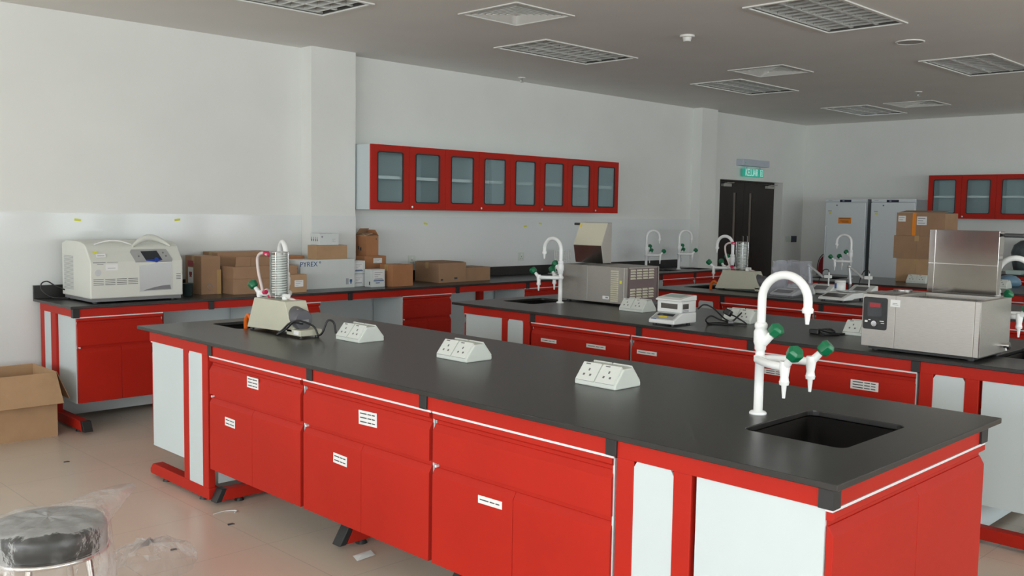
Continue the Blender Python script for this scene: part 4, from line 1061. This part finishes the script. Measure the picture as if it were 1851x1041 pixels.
# clear cover over the balance
t = thing('plastic_cover', 'clear crumpled plastic cover standing over the balance by the third island still', 'plastic cover', (7.80, 4.25, .90))
def crumple(x0, x1, y0, y1, h, n=9, amp=.006, flare=.03, open_top=True):
    rnd = random.Random(7); P = []
    per = []
    for i in range(n): per.append((x0 + (x1 - x0) * i / n, y0))
    for i in range(n): per.append((x1, y0 + (y1 - y0) * i / n))
    for i in range(n): per.append((x1 - (x1 - x0) * i / n, y1))
    for i in range(n): per.append((x0, y1 - (y1 - y0) * i / n))
    K = len(per); rows = 10; V = []; F = []
    cx, cy = (x0 + x1) / 2, (y0 + y1) / 2
    for r in range(rows + 1):
        q = r / rows
        for k, (px, py) in enumerate(per):
            s = 1 + flare * (1 - q) ** 3 * 4
            sh = .10 * max(0, 1 - q / .25) if px < cx else 0
            V.append((cx + (px - cx) * s - sh + rnd.uniform(-amp, amp) * (.3 + q), cy + (py - cy) * s + rnd.uniform(-amp, amp) * (.3 + q), .003 + h * q + (rnd.uniform(-amp, amp) if 0 < r else 0)))
    for r in range(rows):
        for k in range(K): F.append((r * K + k, r * K + (k + 1) % K, (r + 1) * K + (k + 1) % K, (r + 1) * K + k))
    return MB().add(V, F, 0, False)
obj('film', crumple(-.13, .13, -.125, .125, .31, n=7), 'film2', t)
def ph_meter(label, loc, rz, first=[None]):
    if first[0] is not None: return dup(first[0], loc, rz, label, 'bench meters with electrode arms')
    t = thing('bench_meter', label, 'bench meter', loc, rz, 'bench meters with electrode arms'); first[0] = t
    obj('body', MB().prism([(-.09, .006), (-.09, .03), (.06, .085), (.10, .085), (.10, .006)], 'y', -.11, .11), 'instr', t, .008)
    obj('display', MB().prism([(-.06, .043), (.02, .0722), (.0193, .0742), (-.0607, .045)], 'y', -.06, .06), 'greyplastic', t)
    obj('rubber_foot', MB().box(-.08, .09, -.1, -.08, 0, .006).box(-.08, .09, .08, .1, 0, .006), 'black', t)
    obj('post', MB().cyl((.03, .13, 0), (.03, .13, .02), .045, n=18).cyl((.03, .13, .02), (.03, .13, .1), .012, n=10), 'greyplastic', t)
    obj('arm', MB().tube([(.03, .13, .09), (.03, .145, .255)], .015, 8).tube([(.03, .145, .255), (.03, .0, .15)], .013, 8).ball((.03, .145, .255), .019, 8), 'centrigrey', t)
    obj('electrode_holder', MB().box(.01, .05, -.075, -.01, .145, .175).cyl((.03, -.05, .06), (.03, -.05, .2), .007, n=10), 'instr', t, .004)
    obj('cable', MB().tube(spline([(.03, -.05, .2), (.03, -.04, .225), (.03, .0, .22), (.04, .03, .17), (.06, .06, .09), (.07, .05, .0851)], 6), .004, 7), 'cable', t)
    return t
ph_meter('pale bench meter with raised electrode arm behind the covered balance', (8.27, 4.20, .90), .1)
ph_meter('pale bench meter with folded electrode arm behind the balance that carries the white tub', (8.46, 3.90, .90), .0)

# ------------------------------------------------------------------ fridges and far wall
for yc, lb, orange in ((6.49, 'white upright laboratory fridge with an orange notice, left of the pair', True), (5.785, 'white upright laboratory fridge without orange notice, right of the pair', False)):
    t = thing('upright_fridge', lb, 'fridge', (13.40, yc, 0), 0, 'upright laboratory fridges')
    hw = .315
    obj('body', MB().box(.05, .72, -hw, hw, .08, 1.885).box(.06, .71, -hw + .02, hw - .02, 0, .08), 'fridge', t, .004)
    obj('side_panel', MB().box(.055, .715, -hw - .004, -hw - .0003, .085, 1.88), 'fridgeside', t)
    dr = obj('door', MB().box(0, .049, -hw, hw, .09, 1.835), 'fridge', t, .008)
    obj('handle', MB().tube([(-.001, hw - .03, 1.03), (-.03, hw - .03, 1.04), (-.03, hw - .03, 1.47), (-.001, hw - .03, 1.48)], .009, 8), 'fridge', dr)
    obj('header', MB().box(.01, .049, -hw, hw, 1.842, 1.885), 'fridge', t, .003)
    obj('control_display', MB().box(.0075, .0098, -.085, .09, 1.838, 1.872).box(.007, .0075, .02, .05, 1.85, 1.86, 1), ['navy', 'signbox'], t)
    obj('lock', MB().cyl((-.0002, .13, 1.79), (-.008, .13, 1.79), .01, n=12), 'greyplastic', dr)
    obj('print_mark', MB().box(-.0012, -.0002, .21, .265, 1.70, 1.71).box(.0088, .0098, .21, .27, 1.86, 1.866), 'greyink', dr)
    obj('sticker', MB().box(-.0012, -.0002, .21, .25, 1.66, 1.685), 'lime', dr)
    if orange: obj('notice', MB().box(-.0012, -.0002, -.1, .1, 1.52, 1.61).box(-.0018, -.0012, -.085, .085, 1.592, 1.6, 1).box(-.0018, -.0012, -.06, .07, 1.555, 1.563, 1).box(-.0018, -.0012, -.06, .04, 1.54, 1.546, 1), ['orange', 'ink'], dr)
t = thing('rounded_case', 'upright red rounded case with black and white rim, left of the fridges', 'case', (13.8, 6.97, .62))
obj('body', MB().prism([(-.115, -.62)] + [(.115 * -math.cos(PI * i / 20), .2 + .20 * math.sin(PI * i / 20)) for i in range(21)] + [(.115, -.62)], 'x', 0, .2), 'redthing', t)
for r_, tk, mt in ((.126, .010, 'instr'), (.142, .009, 'black')):
    obj('rim', MB().tube([(.03, r_, -.60), (.03, r_, .2)] + [(.03, r_ * math.cos(PI * i / 20), .2 + (r_ + .085) * math.sin(PI * i / 20)) for i in range(1, 20)] + [(.03, -r_, .2), (.03, -r_, -.60)], tk, 8), mt, t)
# bench on the far wall
wt = obj('worktop', MB().box(13.34, 14.22, 3.2, 5.38, .88, .90), 'top', None, .003)
tag(wt, 'black worktop on the far wall bench under the glazed cabinets, right of the fridges', 'worktop')
f = thing('bench_stand', 'red frame under the far wall bench right of the fridges', 'bench stand', (13.37, 4.3, 0))
obj('rail', MB().box(.0, .02, -1.08, 1.06, .8195, .88), 'red', f)
for y in (1.0, 0, -1.04): obj('post', MB().box(.64, .70, y - .03, y + .03, 0, .82), 'red', f)
for i, lb in enumerate(('red far-wall bench cabinet next to the fridges', 'red far-wall bench cabinet at the right edge of the photo')):
    cabinet(lb, (13.39, 4.83 - i * 1.0, 0), 0, .98, .6, True)
t = thing('covered_instrument', 'bulky instrument wrapped in dark grey plastic on the far wall bench', 'covered instrument', (13.75, 4.06, .90))
rnd = random.Random(3)
def lump(x, y, z): 
    k = 1 + .06 * math.sin(9 * x + 7 * z) + .05 * math.sin(13 * y + 5 * z + 1)
    return (x * k, y * k, z)
obj('wrapping', MB().lathe([(.0005, .02), (.18, .02), (.21, .15), (.22, .28), (.19, .38), (.12, .44), (.04, .455), (.0005, .45)], n=30, fn=lump), 'greybag', t)
obj('base', MB().box(-.16, .16, -.16, .16, 0, .022), 'black', t)
t = thing('tray', 'pale green plastic tray on the far wall bench before the wrapped instrument', 'tray', (13.46, 4.14, .90))
obj('body', MB().prism([(-.09, 0), (.09, 0), (.1, .055), (-.1, .055)], 'x', -.07, .07), 'palegreen', t, .006)
t = thing('plastic_bag', 'crumpled blue plastic bag on the farthest island beside a socket box', 'bag', (10.95, 3.42, .90))
obj('film', MB().lathe([(.0005, .002), (.09, .002), (.11, .03), (.10, .08), (.06, .115), (.02, .125), (.0005, .125)], n=26, fn=lambda x, y, z: (x * (1 + .14 * math.sin(17 * y + 20 * z)), y * (1 + .14 * math.sin(19 * x + 23 * z)), z)), 'bluebag', t)

# ------------------------------------------------------------------ floor things
t = thing('stool', 'round black stool wrapped in clear plastic at the lower left corner', 'stool', (1.10, 3.31, 0))
rs = .185
obj('seat', MB().lathe([(.0005, .455), (rs - .01, .455), (rs, .465), (rs, .525), (rs - .012, .545), (rs - .05, .552), (.0005, .555)], n=48), 'seat', t)
obj('seat_ring', MB().tube([(rs * math.cos(q), rs * math.sin(q), .45) for q in [2 * PI * i / 48 for i in range(48)]], .009, 8, closed=True), 'chrome', t)
for k in range(4):
    q = PI / 4 + k * PI / 2
    obj('leg', MB().tube([(.13 * math.cos(q), .13 * math.sin(q), .452), (.19 * math.cos(q), .19 * math.sin(q), .012)], .0115, 10), 'chrome', t)
    obj('foot_cap', MB().cyl((.19 * math.cos(q), .19 * math.sin(q), 0), (.19 * math.cos(q), .19 * math.sin(q), .02), .016, n=12), 'black', t)
obj('foot_ring', MB().tube([(.168 * math.cos(q), .168 * math.sin(q), .17) for q in [2 * PI * i / 40 for i in range(40)]], .008, 8, closed=True), 'chrome', t)
t = thing('plastic_wrap', 'clear plastic wrapping draped over the black stool, one corner pulled out', 'plastic wrap', (1.10, 3.31, 0))
def drape():
    n = 72; V = []; F = []
    rows = [(.0005, .563), (.07, .562), (.13, .56), (.17, .557), (.192, .545), (.197, .52), (.199, .48), (.203, .44), (.208, .38), (.212, .30), (.216, .2), (.22, .1)]
    cornera = math.radians(36)
    PU = (0, 0, 0, .04, .17, .31, .2, .1, .05, .03, .02, .02)
    for i, (r, z) in enumerate(rows):
        for k in range(n):
            q = 2 * PI * k / n
            w = .0035 * math.sin(q * 9 + i * .6) + .004 * math.sin(q * 17 + i * .5) * (1 if i > 6 else .2)
            da = (q - cornera + PI) % (2 * PI) - PI
            pull = math.exp(-(da / .26) ** 2) * PU[i]
            rr = max(.0005, r + (w if i > 3 else 0) + pull)
            zz = z + (.003 * math.sin(9 * q + 31 * r) + .0035 * math.sin(47 * r + 3 * q) if i < 4 and i > 0 else 0) + pull * .05
            V.append((rr * math.cos(q), rr * math.sin(q), zz))
    for i in range(len(rows) - 1):
        for k in range(n): F.append((i * n + k, i * n + (k + 1) % n, (i + 1) * n + (k + 1) % n, (i + 1) * n + k))
    return MB().add(V, F, 0, True)
obj('film', drape(), 'film', t)
t = thing('plastic_bag', 'clear crumpled plastic bag lying on the floor right of the stool', 'bag', (1.74, 3.98, 0))
def bag():
    n = 40; V = []; F = []; rr = random.Random(11)
    rows = [(.20, .003), (.19, .04), (.165, .09), (.12, .125), (.06, .14), (.0005, .145)]
    for i, (r, z) in enumerate(rows):
        for k in range(n):
            q = 2 * PI * k / n
            f_ = 1 + .12 * math.sin(3 * q + 1) + .06 * math.sin(8 * q + i) + rr.uniform(-.04, .04)
            V.append((r * f_ * math.cos(q), r * f_ * math.sin(q) * .8, max(.002, z * (1 + rr.uniform(-.15, .15)))))
    for i in range(len(rows) - 1):
        for k in range(n): F.append((i * n + k, i * n + (k + 1) % n, (i + 1) * n + (k + 1) % n, (i + 1) * n + k))
    return MB().add(V, F, 0, False)
obj('film', bag(), 'film', t)
o = obj('paper_scrap', MB().add([(-.05, -.03, .002), (.06, -.02, .002), (.065, .025, .012), (-.03, .035, .004), (0, 0, .012)], [(0, 1, 4), (1, 2, 4), (2, 3, 4), (3, 0, 4)]), 'label', None, loc=(2.547, 3.516, 0)); tag(o, 'crumpled white paper scrap on the floor below the middle cabinet', 'paper scrap')
o = obj('plastic_strip', MB().tube(spline([(-.06, 0, .003), (0, .01, .003), (.05, -.01, .003), (.06, -.03, .003), (.04, -.045, .003)], 5), .0025, 6), 'label', None, loc=(2.39, 4.54, 0)); tag(o, 'thin white plastic strip on the floor by the nearest island foot', 'plastic strip')
for (x, y), lb in (((2.322, 4.339), 'tiny dark chip on the floor beside the white plastic strip'), ((1.95, 4.19), 'tiny dark chip on the floor just behind the clear plastic bag'), ((2.146, 6.102), 'tiny dark chip on the floor in front of the big open carton')):
    o = obj('debris_chip', MB().prism([(-.018, -.005), (.018, -.009), (.014, .008), (-.012, .01)], 'z', .0005, .004), 'ink', None, loc=(x, y, 0)); tag(o, lb, 'debris')

# ------------------------------------------------------------------ light: daylight through the windows
w = bpy.data.worlds.new('sky'); SC.world = w; w.use_nodes = True
bg = w.node_tree.nodes['Background']; bg.inputs['Color'].default_value = (0.86, 0.94, 1.0, 1); bg.inputs['Strength'].default_value = 3.0
def win_light(name, loc, rot, sx, sy, L, col):
    ld = bpy.data.lights.new(name, 'AREA'); ld.shape = 'RECTANGLE'; ld.size = sx; ld.size_y = sy
    ld.energy = L * PI * sx * sy; ld.color = col
    o = bpy.data.objects.new(name, ld); COL.objects.link(o); o.location = loc; o.rotation_euler = rot
zc = sum(WZ) / 2; hz = WZ[1] - WZ[0]
LR, LB = 8.0, 12.2
for a, b in WR: win_light('daylight', ((a + b) / 2, YR - .19, zc), (-PI / 2, 0, PI), b - a, hz, LR, (0.90, 0.97, 1.0))
for a, b in WB: win_light('daylight', (XB - .19, (a + b) / 2, zc), (PI / 2, 0, -PI / 2), b - a, hz, LB, (0.95, 0.98, 1.0))

vs = SC.view_settings
vs.view_transform = 'Standard'; vs.look = 'None'; vs.gamma = 1.0; vs.use_curve_mapping = False
vs.exposure = -0.32
